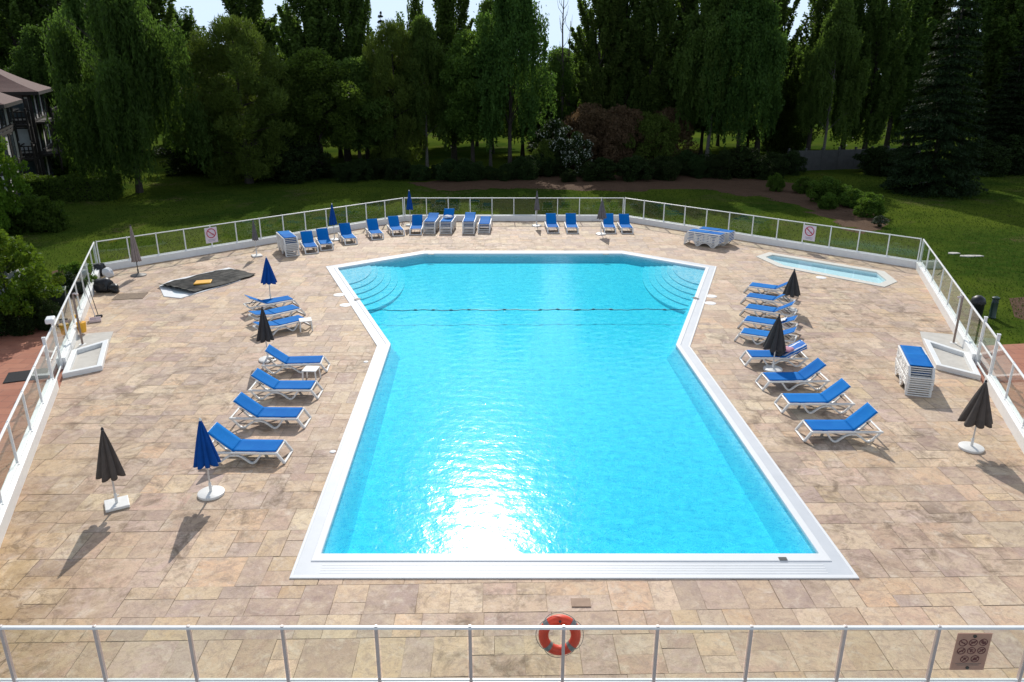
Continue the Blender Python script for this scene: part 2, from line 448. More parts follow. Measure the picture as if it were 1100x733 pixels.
def offset(P, d):                     # inward offset of a simple ccw outline (d may differ per edge)
    n = len(P); out = []; ds = d if isinstance(d, (list, tuple)) else [d] * n
    for i in range(n):
        a, b, c = Vector(P[i-1][:2]), Vector(P[i][:2]), Vector(P[(i+1) % n][:2])
        u = (b - a).normalized(); w = (c - b).normalized()
        n1 = Vector((-u.y, u.x)); n2 = Vector((-w.y, w.x)); p1 = b + n1 * ds[i-1]; p2 = b + n2 * ds[i]; cr = u.x * w.y - u.y * w.x
        k = ((p2.x - p1.x) * w.y - (p2.y - p1.y) * w.x) / cr
        out.append(tuple(p1 + u * k))
    return out

# ------------------------------------------------------------------ layout of deck and pool
X0 = .68
POOL = [(-4.36, 12.66), (6.80, 12.66), (6.34, 25.82), (10.16, 37.33), (5.95, 40.78), (-4.74, 40.78), (-9.24, 37.33), (-4.82, 25.9)]
FY = 9.56
DL0, DL1, DB0, DB1, DR1, DR0 = (-8.99, FY), (-19.87, 36.42), (-6.86, 49.23), (7.10, 49.23), (19.88, 37.07), (10.38, FY)
DECK = [DL0, DR0, DR1, DB1, DB0, DL1]
def kid_pool(pts): return [tuple(gp(*p)[:2]) for p in pts]
KID = ccw(kid_pool([(812, 276), (826, 271.5), (950, 292), (964, 303), (950, 309), (836, 287)]))
KIDL = ccw(kid_pool([(171, 308), (183, 302), (246, 288), (262, 293), (258, 302), (194, 321), (176, 319)]))

def split_pool(P): return [ccw([P[0], P[1], P[2], P[7]]), ccw([P[7], P[2], P[3], P[6]]), ccw([P[6], P[3], P[4], P[5]])]
MIDP = offset(POOL, .25)
CUTS = split_pool(MIDP) + [offset(KID, .15)]

# ground
def rough(P, amp=.7, k=7, seed=1):
    r_ = random.Random(seed); out = []
    for i in range(len(P)):
        a = Vector(P[i][:2]); b = Vector(P[(i+1) % len(P)][:2])
        for j in range(k): out.append(tuple(a.lerp(b, j / k) + Vector((r_.uniform(-amp, amp), r_.uniform(-amp, amp) * .8)) * (1 if j else .4)))
    return out
def sheet(name, polys, z, mat, kind='structure'):
    m = MB()
    for P in polys:
        P = ccw(P); m.add([(p[0], p[1], z) for p in P], [tuple(range(len(P)))])
    o = m.build(name, mat)
    for f in o.data.polygons:
        if f.normal.z < 0: f.flip()
    return tag(o, kind=kind)
deck_out = ccw(offset(ccw(DECK), -.05))
lawn_polys = subtract([(-420, -60), (420, -60), (420, 700), (-420, 700)], deck_out)
sheet('lawn', lawn_polys, -.03, M['lawn'])
sheet('deck_bed', subtract_all([ccw(DECK)], CUTS), -.008, M['joint'])

def deck_stones():
    pal = [(0.514, 0.36, 0.237), (0.55, 0.393, 0.253), (0.48, 0.324, 0.237), (0.416, 0.297, 0.237), (0.574, 0.405, 0.243), (0.452, 0.33, 0.264), (0.539, 0.353, 0.21), (0.585, 0.446, 0.3), (0.386, 0.268, 0.21), (0.504, 0.348, 0.243), (0.468, 0.308, 0.21), (0.539, 0.398, 0.284)]
    V = []; Fc = []; C = []
    rr = random.Random(5); rot = R(1.2); cs, sn = math.cos(rot), math.sin(rot)
    D = ccw(DECK); g = .0042
    def put(x0, y0, x1, y1):
        j = lambda: rr.uniform(-.006, .006)
        P = [(x0+g+j(), y0+g+j()), (x1-g+j(), y0+g+j()), (x1-g+j(), y1-g+j()), (x0+g+j(), y1-g+j())]
        P = [(x * cs - y * sn, x * sn + y * cs) for x, y in P]
        P = inter(P, D)
        if len(P) < 3: return
        c = rr.choice(pal); k = rr.uniform(.82, 1.20); c = [min(.70, 1.04 * x * k * rr.uniform(.97, 1.03)) for x in c]
        for q in subtract_all([P], CUTS):
            b = len(V); z = rr.uniform(-.002, .002)
            V.extend((p[0], p[1], z + rr.uniform(-.0015, .0015)) for p in q); Fc.append(tuple(range(b, b + len(q)))); C.append((c, len(q)))
    y = 8.0
    while y < 52:
        h = rr.choice((.52, .62, .62, .74, .86, .95)); x = -24 + rr.random()
        while x < 24:
            w = rr.choice((.5, .62, .62, .8, .95, 1.2)); k = rr.random()
            if h > .7 and k < .42:
                s = rr.uniform(.38, .62); put(x, y, x+w, y+h*s); 
                if w > .9 and rr.random() < .5:
                    u = rr.uniform(.4, .6); put(x, y+h*s, x+w*u, y+h); put(x+w*u, y+h*s, x+w, y+h)
                else: put(x, y+h*s, x+w, y+h)
            elif w > .9 and k < .6: put(x, y, x+w*.5, y+h); put(x+w*.5, y, x+w, y+h)
            else: put(x, y, x+w, y+h)
            x += w
        y += h
    me = bpy.data.meshes.new('deck'); me.from_pydata(V, [], Fc); me.materials.append(M['stone'])
    at = me.attributes.new('stone', 'FLOAT_COLOR', 'CORNER'); buf = []
    for c, n in C: buf += [c[0], c[1], c[2], 1.0] * n
    at.data.foreach_set('color', buf)
    o = bpy.data.objects.new('deck', me); link(o); tag(o, kind='structure')
    bm = bmesh.new(); bm.from_mesh(me); 
    for f in bm.faces:
        if f.normal.z < 0: f.normal_flip()
    bm.to_mesh(me); bm.free()
deck_stones()
# terrace nearer than the front fence
sheet('terrace', [[(-14, -4), (14, -4), (14, FY - .25), (-14, FY - .25)]], -.02, M['concrete'])

# paths and soil
pL = [gp(-40, 352), gp(64, 350), Vector((-16.4, 28.4, 0)), Vector((-8.9, 9.6, 0)), gp(-420, 600), gp(-300, 400)]
sheet('brick_path', [[(p.x, p.y) for p in pL]], -.024, M['path'])
pR = [Vector((15.9, 25.9, 0)), gp(1110, 368), gp(1300, 400), gp(1400, 560), Vector((10.3, 9.6, 0))]
sheet('brick_path', [[(p.x, p.y) for p in pR]], -.024, M['path'])
sheet('soil_bed', [[(p.x, p.y) for p in [gp(1084, 320), gp(1140, 315), gp(1180, 335), gp(1130, 352), gp(1090, 340)]]], -.025, M['soil'])
s1 = [gp(*p) for p in [(440, 196), (520, 190), (620, 186), (720, 188), (790, 190), (846, 196), (846, 207), (800, 211), (760, 203), (660, 205), (560, 202), (470, 205)]]
sheet('soil_bed', [rough(s1, 0.8)], -.025, M['soil'])
s2 = [gp(*p) for p in [(800, 205), (830, 194), (900, 203), (944, 232), (950, 246), (925, 250), (880, 232), (840, 217)]]
sheet('soil_bed', [rough(s2, 0.8)], -.0255, M['soil'])
s3 = [gp(*p) for p in [(45, 292), (100, 284), (106, 292), (70, 350), (0, 362), (-60, 350), (-30, 310)]]
sheet('soil_bed', [rough(s3, 0.3)], -.0265, M['soil'])

# ------------------------------------------------------------------ swimming pool
WZ = -.035
pool = empty('swimming_pool', (0, 0, 0), 0, 'large bow tie shaped swimming pool of bright turquoise water with a wide white rim', 'swimming pool')
RIM = [.80, .47, .50, .62, .70, .62, .50, .47]        # rim width along each edge, widest at the near end
def rim(f, extra=0.0): return offset(POOL, [w * f + extra for w in RIM])
o0, o1, o2, o3 = POOL, rim(.13), rim(.66), rim(1)
MB().ring(o0, o1, -.05, .030).build('outer_rim', M['coping'], pool, bevel=.008)
MB().ring(o1, o2, -.05, .022).build('gutter_grate', M['gutter'], pool)
lip = MB().ring(o2, o3, -.25, .042).build('inner_lip', M['coping'], pool, bevel=.02)
DEP = -.82
bas = MB(); n = len(o3); ib = rim(1, -.005); ibf = rim(1, .30)
def floor_z(y): return -.78 + .40 * min(1, max(0, (y - 14) / 18))
bas.add([(p[0], p[1], z if z > -.5 else floor_z(p[1])) for z in (-.12, DEP) for p in (ib if z > -.5 else ibf)], [(i, (i+1) % n, n + (i+1) % n, n + i) for i in range(n)] + [(n, n+1, n+2, n+7), (n+7, n+2, n+3, n+6), (n+6, n+3, n+4, n+5)])
bo = bas.build('basin', M['basin'], pool); bo.data.materials.append(pool_mat('pool_wall_brightened', (.55, .92, .97), .03))  # wall faces get a brighter, bluer liner colour to lift their shade
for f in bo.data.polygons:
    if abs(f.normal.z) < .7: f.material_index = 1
wv = rim(1, -.06)
wm = MB(); wm.add([(p[0], p[1], z) for z in (WZ, DEP - .3) for p in wv], [(i, (i+1) % n, n + (i+1) % n, n + i) for i in range(n)]
    + [(n, n+1, n+2, n+7)[::-1], (n+7, n+2, n+3, n+6)[::-1], (n+6, n+3, n+4, n+5)[::-1]] + [(0, 1, 2, 7), (7, 2, 3, 6), (6, 3, 4, 5)])
wm.build('water_surface', M['water'], pool)
# lane groove lines along the near gutter
for k in range(4):
    y = POOL[0][1] + .17 + .085 * k
    MB().bar((POOL[0][0] + .55, y, .0185), (POOL[1][0] - .55, y, .0185), .03, .012).build('grate_bar', M['coping'], pool)
# corner steps: concentric treads
def corner_steps(ci, inwards):
    c = Vector(ib[ci]); a = (Vector(ib[(ci + 1) % n]) - c).normalized(); b = (Vector(ib[ci - 1]) - c).normalized()
    top = a if abs(a.x) > abs(b.x) else b; side = b if top is a else a
    for k in range(6):
        ra, rb_ = 1.75 + .32 * k, 2.75 + .74 * k
        arc = [(c + top * ra * math.cos(i * math.pi / 48) + side * rb_ * math.sin(i * math.pi / 48)) for i in range(25)]
        MB().prism(ccw([tuple(c)] + [tuple(q) for q in arc]), DEP - .02 + .004 * k, -.085 - .048 * k).build('step', M['step'], pool)
corner_steps(6, 1); corner_steps(3, -1)
# small dark depth plaques and slots on the lip
def plaque(px, py, rz=0, w=.30, d=.16):
    p = gp(px, py, .045)
    MB().box((0, 0, .002), (w, d, .012)).build('depth_plaque', M['dark_metal'], pool, loc=(p.x, p.y, .046), rot=(0, 0, rz))
plaque(463, 273.2); plaque(651, 273.2); plaque(384, 321.5, R(67), .28, .2); plaque(747, 320.5, R(-67), .28, .2); plaque(841, 600.5, 0, .16, .10)
# floating rope
ra, rb = gp(394.5, 333, 0), gp(738.5, 332, 0)
rope = empty('floating_rope', (ra.x, ra.y, WZ), 0, 'dark floating rope stretched straight across the turquoise swimming pool', 'pool rope')
L_ = (rb - ra).length; aa = math.atan2(rb.y - ra.y, rb.x - ra.x); rope.rotation_euler = (0, 0, aa)
pts = [(L_ * i / 90, .05 * math.sin(i * .5) + .03 * math.sin(i * 1.7), .012) for i in range(91)]
MB().tube(pts, .015, 6).build('line', M['float'], rope, smooth=True)
for i in range(3, 90, 5):
    if random.random() < .35: continue
    p = pts[i]; q = pts[min(90, i + random.choice((1, 1, 2)))]
    MB().tube([p, ((p[0]+q[0])/2, (p[1]+q[1])/2, .02), q], [.025, .036, .025], 8).build('float', M['float'], rope, smooth=True)

# ------------------------------------------------------------------ paddling pools
def paddling(P, label, water=True):
    e = empty('paddling_pool', (0, 0, 0), 0, label, 'paddling pool')
    inn = offset(P, .42)
    nn = len(P)
    MB().ring(P, inn, -.05, .03).build('coping', M['kid_coping'] if water else M['coping'], e, bevel=.008)
    if water:
        b = MB(); b.add([(p[0], p[1], z) for z in (-.04, -.20) for p in inn], [(i, (i+1) % nn, nn+(i+1) % nn, nn+i) for i in range(nn)] + [tuple(range(nn, 2*nn))])
        b.build('basin', M['kid_basin'], e)
        w = MB().prism(offset(P, .38), -.6, -.04); w.build('water_surface', M['kid_water'], e)
    else:
        MB().prism(offset(P, .40), -.005, .012).build('empty_floor', plain('pale_pool_floor', (.62, .70, .72), .5), e)
    return e
paddling(KID, 'long narrow paddling pool of pale blue water with stone rim')
paddling(KIDL, 'low white rimmed paddling pool mostly hidden beneath a black tarpaulin', False)
# tarpaulin over the left pool
def tarpaulin():
    a = gp(190, 312); b = gp(254, 294.5); u = (b - a); Ln = u.length + .5; u.normalize(); w = Vector((-u.y, u.x, 0))
    e = bpy.data.meshes.new('tarpaulin'); nx, ny = 90, 40; V = []; Fc = []
    W = 2.35
    for i in range(nx + 1):
        for j in range(ny + 1):
            s = i / nx; t = j / ny - .5
            x = (s - .03) * Ln; y = t * W * (1 - .28 * max(0, (s - .84) / .16) ** 1.2)
            x += .0 if i else 0
            y += .16 * mnoise.noise(Vector((x * .9, t * 2, 5))) * (abs(t) * 2) ** 3; x += .14 * mnoise.noise(Vector((s * 2, y * 1.1, 9))) * (abs(s - .5) * 2) ** 3
            edge = max(abs(t) * 2, abs(s - .5) * 2)
            z = .05 + .05 * (1 - edge ** 4) + .11 * abs(mnoise.noise(Vector((x * .75, y * 1.8, 3.1)))) + .035 * abs(mnoise.noise(Vector((x * 1.6 + y, y * .9, 7.7)))) + .012 * mnoise.noise(Vector((x * 4, y * 4, 1)))
            if s < .07: z += .11 * (1 - s / .07)
            z = max(z, .055)
            V.append(tuple(a + u * x + w * y + Vector((0, 0, z))))
    for i in range(nx):
        for j in range(ny):
            k = i * (ny + 1) + j; Fc.append((k, k + ny + 1, k + ny + 2, k + 1))
    o = raw('tarpaulin', V, Fc, M['cover'])
    for p in o.data.polygons: p.use_smooth = True
    so = o.modifiers.new('thick', 'SOLIDIFY'); so.thickness = .012
    tag(o, 'crumpled black tarpaulin spread over the left paddling pool', 'tarpaulin')
    rim = [a + u * (-.02 * Ln + .03 * k) * 1 + w * (W * (.5 - k / 12)) for k in range(13)]
    yb = gp(218.5, 307)
    m = MB().prism([(-.42, -.28), (.30, -.34), (.42, .22), (-.26, .30)], 0, .07)
    tag(m.build('kickboard', M['yellow'], loc=(yb.x, yb.y, .135), rot=(0, 0, R(24)), bevel=.02), 'yellow foam board lying on the black tarpaulin', 'foam board')
tarpaulin()
dt = gp(140, 318.5)
tag(MB().box((0, 0, .008), (1.25, .95, .02)).build('drain_cover', M['drain'], loc=dt, rot=(0, 0, R(10)), bevel=.004), 'brown square cover plate set in the paving near the tarpaulin', 'cover plate')

# small white lids on the deck
for px, py, txt in ((364, 317, 'upper of two small white lids beside the left steps of the pool'), (371, 328, 'lower of two small white lids beside the left steps of the pool'),
                    (764, 318.5, 'upper of two small white lids beside the right steps of the pool'), (763, 326, 'lower of two small white lids beside the right steps of the pool'),
                    (393, 389, 'tiny pale lid in the paving left of the pool waist'), (357.5, 485.5, 'tiny white lid in the paving by the left rim of the pool'),
                    (882, 326, 'white lid just below the long pale paddling pool') if False else (882, 298.5, 'white lid just below the long pale paddling pool')):
    p = gp(px, py); r = .08 if 'tiny' in txt else .24
    e = MB().lathe([(r, 0), (r, .012), (r * .85, .018), (r * .2, .02)], 18).build('skimmer_lid', M['lid'], loc=p, smooth=True)
    tag(e, txt, 'skimmer lid')
p = gp(624, 648)
tag(MB().box((0, 0, .01), (.36, .24, .02)).build('skimmer_lid', plain('glossy_brown_lid', (.36, .25, .18), .8, spec=.2), loc=p, bevel=.006), 'square brown lid in the paving between the pool and the life buoy', 'skimmer lid')

# ------------------------------------------------------------------ fences
def fence(name_lab, A, B, npan, hc=.34, ht=1.45, skip=(), bottom=None, inset=.14, ends=(True, True), group='glass fence runs round the pool deck'):
    A = Vector((*A, 0)); B = Vector((*B, 0)); d = B - A; Ln = d.length; u = d.normalized(); rz = math.atan2(u.y, u.x)
    e = empty('glass_fence', A, rz, name_lab, 'fence', group)
    W = .28; side = -1                      # deck polygon runs ccw: outside is to the right (-y)
    yc = side * inset
    segs = []; pw = Ln / npan
    runs = []; cur = 0
    for k in range(npan + 1):
        if k in skip or k == npan:
            if k > cur: runs.append((cur * pw, k * pw))
            cur = k + 1
    for a, b in runs:
        MB().box(((a + b) / 2, yc, hc / 2 - .02), (b - a, W, hc + .04)).build('kerb', M['white_paint'], e, bevel=.012)
        MB().bar((a, yc, ht), (b, yc, ht), .062, .045).build('top_rail', M['white_paint'], e, bevel=.012)
        zb = bottom or hc + .03
        MB().bar((a, yc, zb), (b, yc, zb), .045, .035).build('bottom_rail', M['white_paint'], e, bevel=.006)
    postpos = set()
    for k in range(npan):
        if k in skip: continue
        postpos |= {k, k + 1}
        zb = (bottom or hc + .03) + .02
        MB().box((k * pw + pw / 2, yc, (zb + ht - .025) / 2), (pw - .10, .010, ht - .025 - zb)).build('glass_panel', M['glass'], e)
    for k in sorted(postpos):
        if (k == 0 and not ends[0]) or (k == npan and not ends[1]): continue
        m = MB().box((k * pw, yc, (hc + ht - .02) / 2), (.05, .06, ht - .02 - hc)).box((k * pw, yc, hc + .008), (.13, .12, .016))
        m.box((k * pw, yc, ht + .03), (.045, .05, .016))
        m.build('post', M['alu'] if 'front' in name_lab else M['white_paint'], e, bevel=.006)
    return e, rz
# order: ccw so that outside is -y locally
def npan(a, b, w): return max(1, round((Vector(b) - Vector(a)).length / w))
fence('glass fence along the front edge of the deck with an orange life buoy', (-9.2 + .02, FY), (10.75, FY), 14, bottom=.45, inset=0)
fr_e, fr_rz = fence('glass fence along the right side of the deck beside the red path', DR0, DR1, 15, skip=(7,))
fence('glass fence along the back right edge behind the paddling pool, carrying a no diving sign', DR1, DB1, 12)
fence('straight glass fence along the back edge of the deck behind the row of loungers', DB1, DB0, 10)
fence('glass fence along the back left edge near the black tarpaulin, carrying a no diving sign', DB0, DL1, 13)
fl_e, fl_rz = fence('glass fence along the left side of the deck beside the red path', DL1, DL0, 15, skip=(7,))

def gate(e_loc, rz, pw, k, label, lamp):
    M4 = Matrix.Translation(e_loc) @ Matrix.Rotation(rz, 4, 'Z')
    p = M4 @ Vector((k * pw, -.14, 0))
    g = empty('gate', p, rz, label, 'gate', 'glass gates onto the pool deck')
    for x in (.06, pw - .06):
        MB().box((x, 0, .82), (.09, .09, 1.68)).box((x, 0, 1.67), (.11, .11, .03)).build('gate_post', M['white_paint'], g, bevel=.01)
    if lamp:
        MB().box((.30 if lamp < 0 else pw - .06, 0, 1.76), (.42, .26, .17)).build('closer_box', M['white_paint'], g, bevel=.04)
    a, b = .14, pw - .14
    m = MB().bar((a, 0, .12), (b, 0, .12), .05, .06).bar((a, 0, 1.5), (b, 0, 1.5), .05, .06)
    m.bar((a, 0, .12), (a, 0, 1.5), .06, .05).bar((b, 0, .12), (b, 0, 1.5), .06, .05).bar((a, 0, .82), (b, 0, .82), .04, .05)
    m.build('gate_frame', M['white_paint'], g, bevel=.006)
    MB().box(((a + b) / 2, 0, .81), (b - a - .06, .01, 1.32)).build('glass_panel', M['glass'], g)
    MB().tube([(b - .08, .04, .9), (b - .08, .10, .9), (b - .2, .10, .9)], .014, 8).build('handle', M['alu'], g, smooth=True)
pwR = (Vector(DR1) - Vector(DR0)).length / 15; pwL = (Vector(DL0) - Vector(DL1)).length / 15
gate(Vector((*DR0, 0)), fr_rz, pwR, 7, 'white framed glass gate on the right side of the deck by the stacked loungers', 0)
gate(Vector((*DL1, 0)), fl_rz, pwL, 7, 'white framed glass gate on the left side of the deck beside the footbath', -1)

# footbaths at the gates (two trays each)
def footbath(pts, label):
    e = empty('footbath', (0, 0, 0), 0, label, 'footbath')
    P = [Vector(gp(*p)[:2]) for p in pts]          # fence-far, deck-far, deck-mid, fence-mid, deck-near, fence-near
    a, b, c, d, f, g = P
    lo = ccw([tuple(d), tuple(c), tuple(f), tuple(g)])
    MB().ring(lo, offset(lo, .17), 0, .17).build('rim', M['white_paint'], e, bevel=.012)
    MB().prism(offset(lo, .16), 0, .03).build('tray', M['bath_floor'], e)
    hi = ccw([tuple(a), tuple(b), tuple(c + (b - c) * .03), tuple(d + (a - d) * .03)])
    MB().prism(hi, 0, .035).build('shower_slab', M['bath_floor'], e, bevel=.006)
footbath([(84, 360), (122, 357), (117.5, 369), (78, 381), (110.5, 398), (67.5, 407)], 'white rimmed footbath in front of the left gate')
footbath([(1030, 361), (988, 357), (991, 368), (1040, 384), (1005, 397), (1053, 409)], 'white rimmed footbath in front of the right gate')
def shower(px, py, h, label, lean=0):
    p = gp(px, py)
    e = empty('foot_shower', p, 0, label, 'shower')
    MB().lathe([(.12, .03), (.12, .045), (.05, .05)], 16).build('base_plate', M['white_paint'], e, smooth=True)
    MB().tube([(0, 0, .04), (0, 0, h), (0, .02, h + .04)], .038, 10).build('column', plain('dull_bronze', (.25, .19, .16), .4, metal=.5), e, smooth=True)
    MB().tube([(0, 0, h), (-.05 if px > 500 else .05, 0, h + .03), (-.18 if px > 500 else .18, 0, h - .02)], [.03, .03, .05], 10).build('shower_head', M['alu'], e, smooth=True)
shower(89, 371, 1.9, 'slim metal shower column standing beside the left footbath')
shower(1024, 369.5, 1.75, 'slim metal shower column standing beside the right footbath')

# life buoy on the front fence
bx = gp(600, 680, 1.2)
lb = empty('life_buoy', (.735, FY + .13, 1.20), 0, 'orange life buoy with grey bands hanging on the front glass fence', 'life buoy')
lb.rotation_euler = (R(-12), 0, 0)
MB().tube([(.25 * math.cos(2*math.pi*i/48), 0, .25 * math.sin(2*math.pi*i/48)) for i in range(48)], .078, 16, closed=True).build('ring', M['orange'], lb, smooth=True)
for q in (45, 135, 225, 315):
    MB().tube([(.25 * math.cos(R(q + k * 4)), 0, .25 * math.sin(R(q + k * 4))) for k in range(-2, 3)], .081, 16, cap=False).build('band', M['buoy_band'], lb, smooth=True)
rp = []
for i in range(64):
    a = 2 * math.pi * i / 64; r = .332 - .035 * abs(math.sin(2 * (a - R(45)))) ** .6 * -1
    rp.append((r * math.cos(a), .02 * math.sin(4 * a), r * math.sin(a)))
MB().tube(rp, .005, 6, closed=True).build('grab_line', M['buoy_band'], lb, smooth=True)
MB().tube([(.05, .085, .25), (.14, .09, .16), (.2, .085, .15)], .007, 6).build('cord', M['rope'], lb)
MB().tube([(0, .0, .22), (0, -.10, .27)], .02, 8).build('hook', M['dark_metal'], lb)

# signs
def disc_sign(e, cx, cz, r, w, y, mat, slash=True, ang=45):
    m = MB(); m.tube([(cx + r * math.cos(2*math.pi*i/28), y, cz + r * math.sin(2*math.pi*i/28)) for i in range(28)], w, 5, closed=True)
    if slash: m.bar((cx - r * .7 * math.cos(R(ang)) * 1.3, y, cz + r * .7 * 1.3 * math.sin(R(ang))), (cx + r * .7 * 1.3 * math.cos(R(ang)), y, cz - r * .7 * 1.3 * math.sin(R(ang))), w * 1.7, w * 1.7, up=(0, 1, 0))
    return m.build('ban_ring', mat, e)
s = empty('rules_sign', (7.07, FY + .03, .97), 0, 'reddish brown sign plate with eight round ban symbols on the front glass fence', 'sign')
MB().box((0, 0, 0), (.53, .012, .70)).build('plate', M['plate_back'], s, bevel=.003)
icons = [(-.155, .175), (.0, .18), (.155, .185), (-.155, .02), (.0, .025), (.155, .03), (-.075, -.135), (.085, -.13)]
for k, (x, z) in enumerate(icons):
    disc_sign(s, x, z, .060, .0065, -.009, M['plate_red'], True, -40 if k % 2 else 40)
    mm = MB()
    if k == 0: mm.bar((-.03, -.009, .01), (.03, -.009, -.015), .008, .012, up=(0, 1, 0)).box((.026, -.009, -.01), (.012, .005, .02))
    elif k == 1: mm.box((.008, -.009, 0), (.05, .005, .028)).box((-.028, -.009, .01), (.02, .005, .02))
    elif k == 2: mm.box((-.018, -.009, .012), (.03, .005, .05)).box((.02, -.009, -.008), (.034, .005, .044)).box((.0, -.009, -.02), (.03, .005, .03))
    elif k == 3: mm.bar((-.035, -.009, -.02), (.03, -.009, .02), .008, .016, up=(0, 1, 0)).box((.025, -.009, -.015), (.015, .005, .015))
    elif k == 4: mm.box((-.01, -.009, .0), (.018, .005, .06)).box((.01, -.009, .018), (.03, .005, .012))
    elif k == 5: mm.bar((-.03, -.009, .03), (.02, -.009, -.02), .008, .02, up=(0, 1, 0)).box((.015, -.009, .012), (.022, .005, .03))
    elif k == 6: mm.bar((-.03, -.009, -.03), (.03, -.009, .03), .006, .012, up=(0, 1, 0)).box((0, -.009, .02), (.02, .005, .014))
    else: mm.box((0, -.009, -.012), (.06, .005, .03)).box((-.005, -.009, .012), (.03, .005, .025))
    mm.v = [(x + v[0], v[1], z + v[2]) for v in mm.v]
    mm.build('symbol', M['plate_red'], s)
for z, w in ((-.222, .40), (-.25, .34)):
    MB().box((0, -.009, z), (w, .004, .010)).build('text_line', M['plate_text'], s)
for z in (.30, -.30): MB().lathe([(.028, 0), (.028, .012), (.01, .015)], 14).build('fixing_stud', M['dark_metal'], s, loc=(0, -.006, z), rot=(R(90), 0, 0), smooth=True)

def dive_sign(px, pt, label, A, B):
    A = Vector(A); B = Vector(B); u = (B - A).normalized()
    # where column px meets the fence line
    best = min((abs((lambda q: 550 + FOC * q.x / (q.y * math.cos(PITCH) + (CAM_H - .9) * math.sin(PITCH)))(A + (B - A) * t / 400) - px), t) for t in range(401))[1]
    q = A + (B - A) * best / 400; rz = math.atan2(u.y, u.x)
    if u.x < 0: rz += math.pi
    nrm = Vector((math.sin(rz), -math.cos(rz)))
    q = q - nrm * .09
    e = empty('ban_sign', (q.x, q.y, .95), rz, label, 'sign')
    MB().box((0, 0, 0), (.66, .02, .82)).build('plate', M['sign_pink'], e, bevel=.003)
    disc_sign(e, 0, .10, .235, .024, -.014, M['sign_red'], True, 40)
    MB().bar((-.10, -.014, .16), (.08, -.014, .07), .01, .03, up=(0, 1, 0)).box((.11, -.014, .06), (.045, .01, .045)).bar((-.14, -.014, -.0), (.14, -.014, -.0), .01, .02, up=(0, 1, 0)).build('diver_symbol', M['sign_text'], e)
    for z, w in ((-.24, .42), (-.31, .34)): MB().box((0, -.012, z), (w, .008, .03)).build('text_line', M['sign_text'], e)
dive_sign(228, 254, 'pale no diving sign on the back left glass fence above the tarpaulin', DL1, DB0)
dive_sign(869, 249, 'pale no diving sign on the back right glass fence behind the blue paddling pool', DB1, DR1)

# ------------------------------------------------------------------ loungers
def make_lounger(name='sun_lounger'):
    e = empty(name)
    f = MB()
    for s_ in (-1, 1): f.bar((.0, .345 * s_, .295), (1.90, .345 * s_, .295), .065, .055)
    for x in (.025, 1.13, 1.87): f.bar((x, -.33, .292), (x, .33, .292), .055, .036)
    f.build('frame', M['resin'], e, bevel=.014)
    for s_ in (-1, 1):
        path = [(.40, .275), (.46, .20), (.55, .075), (.62, .022), (.70, .030), (.80, .115), (.92, .205), (1.06, .240), (1.20, .225), (1.34, .140), (1.46, .040), (1.54, .020), (1.62, .050), (1.72, .165), (1.83, .28)]
        m = MB()
        for k in range(len(path) - 1):
            a, b = path[k], path[k + 1]
            m.bar((a[0], .345 * s_, a[1]), (b[0], .345 * s_, b[1]), .062, .050)
        m.build('leg', M['resin'], e, bevel=.008)
    m = MB()
    for s_ in (-1, 1): m.bar((.03, .33 * s_, .31), (-.16, .33 * s_, .02), .07, .065)
    m.bar((-.155, -.35, .025), (-.155, .35, .025), .06, .04)
    m.build('foot_frame', M['resin'], e, bevel=.012)
    V = []; Fc = []; nx, ny = 16, 6
    for i in range(nx + 1):
        for j in range(ny + 1):
            x = .035 + 1.095 * i / nx; y = -.325 + .65 * j / ny
            V.append((x, y, .346 - .018 * math.sin(math.pi * i / nx) ** .7 * (1 - (y / .34) ** 2)))
    Fc = [(i*(ny+1)+j, (i+1)*(ny+1)+j, (i+1)*(ny+1)+j+1, i*(ny+1)+j+1) for i in range(nx) for j in range(ny)]
    o = raw('seat', V, Fc, M['sling'], e)
    for p in o.data.polygons: p.use_smooth = True
    so = o.modifiers.new('thick', 'SOLIDIFY'); so.thickness = .014
    V = [(.77 * i / nx, -.315 + .63 * j / ny, .012 - .025 * math.sin(math.pi * i / nx) * (1 - ((-.315 + .63 * j / ny) / .34) ** 2)) for i in range(nx + 1) for j in range(ny + 1)]
    o = raw('backrest', V, Fc, M['sling'], e, loc=(1.135, 0, .325))
    for p in o.data.polygons: p.use_smooth = True
    so = o.modifiers.new('thick', 'SOLIDIFY'); so.thickness = .014
    m = MB()
    for s_ in (-1, 1): m.bar((0, .29 * s_, -.014), (.76, .29 * s_, -.014), .045, .035)
    m.bar((.755, -.31, -.012), (.755, .31, -.012), .04, .035)
    m.build('back_frame', M['resin'], o, bevel=.006)
    s2 = MB()
    for y in (-.15, .15): s2.bar((0, y, 0), (.40, y, 0), .025, .02)
    s2.bar((.40, -.17, 0), (.40, .17, 0), .02, .02)
    sp = s2.build('back_support', M['dark_metal'], e, loc=(1.72, 0, .30)); 
    return e
proto = make_lounger(); protouse = [False]
def lounger(foot, dirv, label, group, ang=38, z=0.0, tilt=0.0):
    if ang > 5: ang += random.uniform(-2.5, 2.5)
    if not protouse[0]: e = proto; protouse[0] = True
    else: e = copy_tree(proto, None, ('back_support',) if ang < 5 else ())
    e.location = (foot.x, foot.y, z); e.rotation_euler = (0, 0, math.atan2(dirv.y, dirv.x))
    tag(e, label, 'sun lounger', group)
    for ch in e.children:
        nm = ch.name.split('.')[0]
        if nm == 'backrest': ch.rotation_euler = (0, -R(ang), 0)
        if nm == 'back_support':
            # strut from the rail up to the middle of the backrest
            tx = 1.135 + .42 * math.cos(R(ang)); tz = .245 + .42 * math.sin(R(ang))
            dx, dz = tx - 1.72, tz - .30; ch.rotation_euler = (0, -math.atan2(dz, dx), 0); ch.scale = (math.hypot(dx, dz) / .40, 1, 1)
    return e
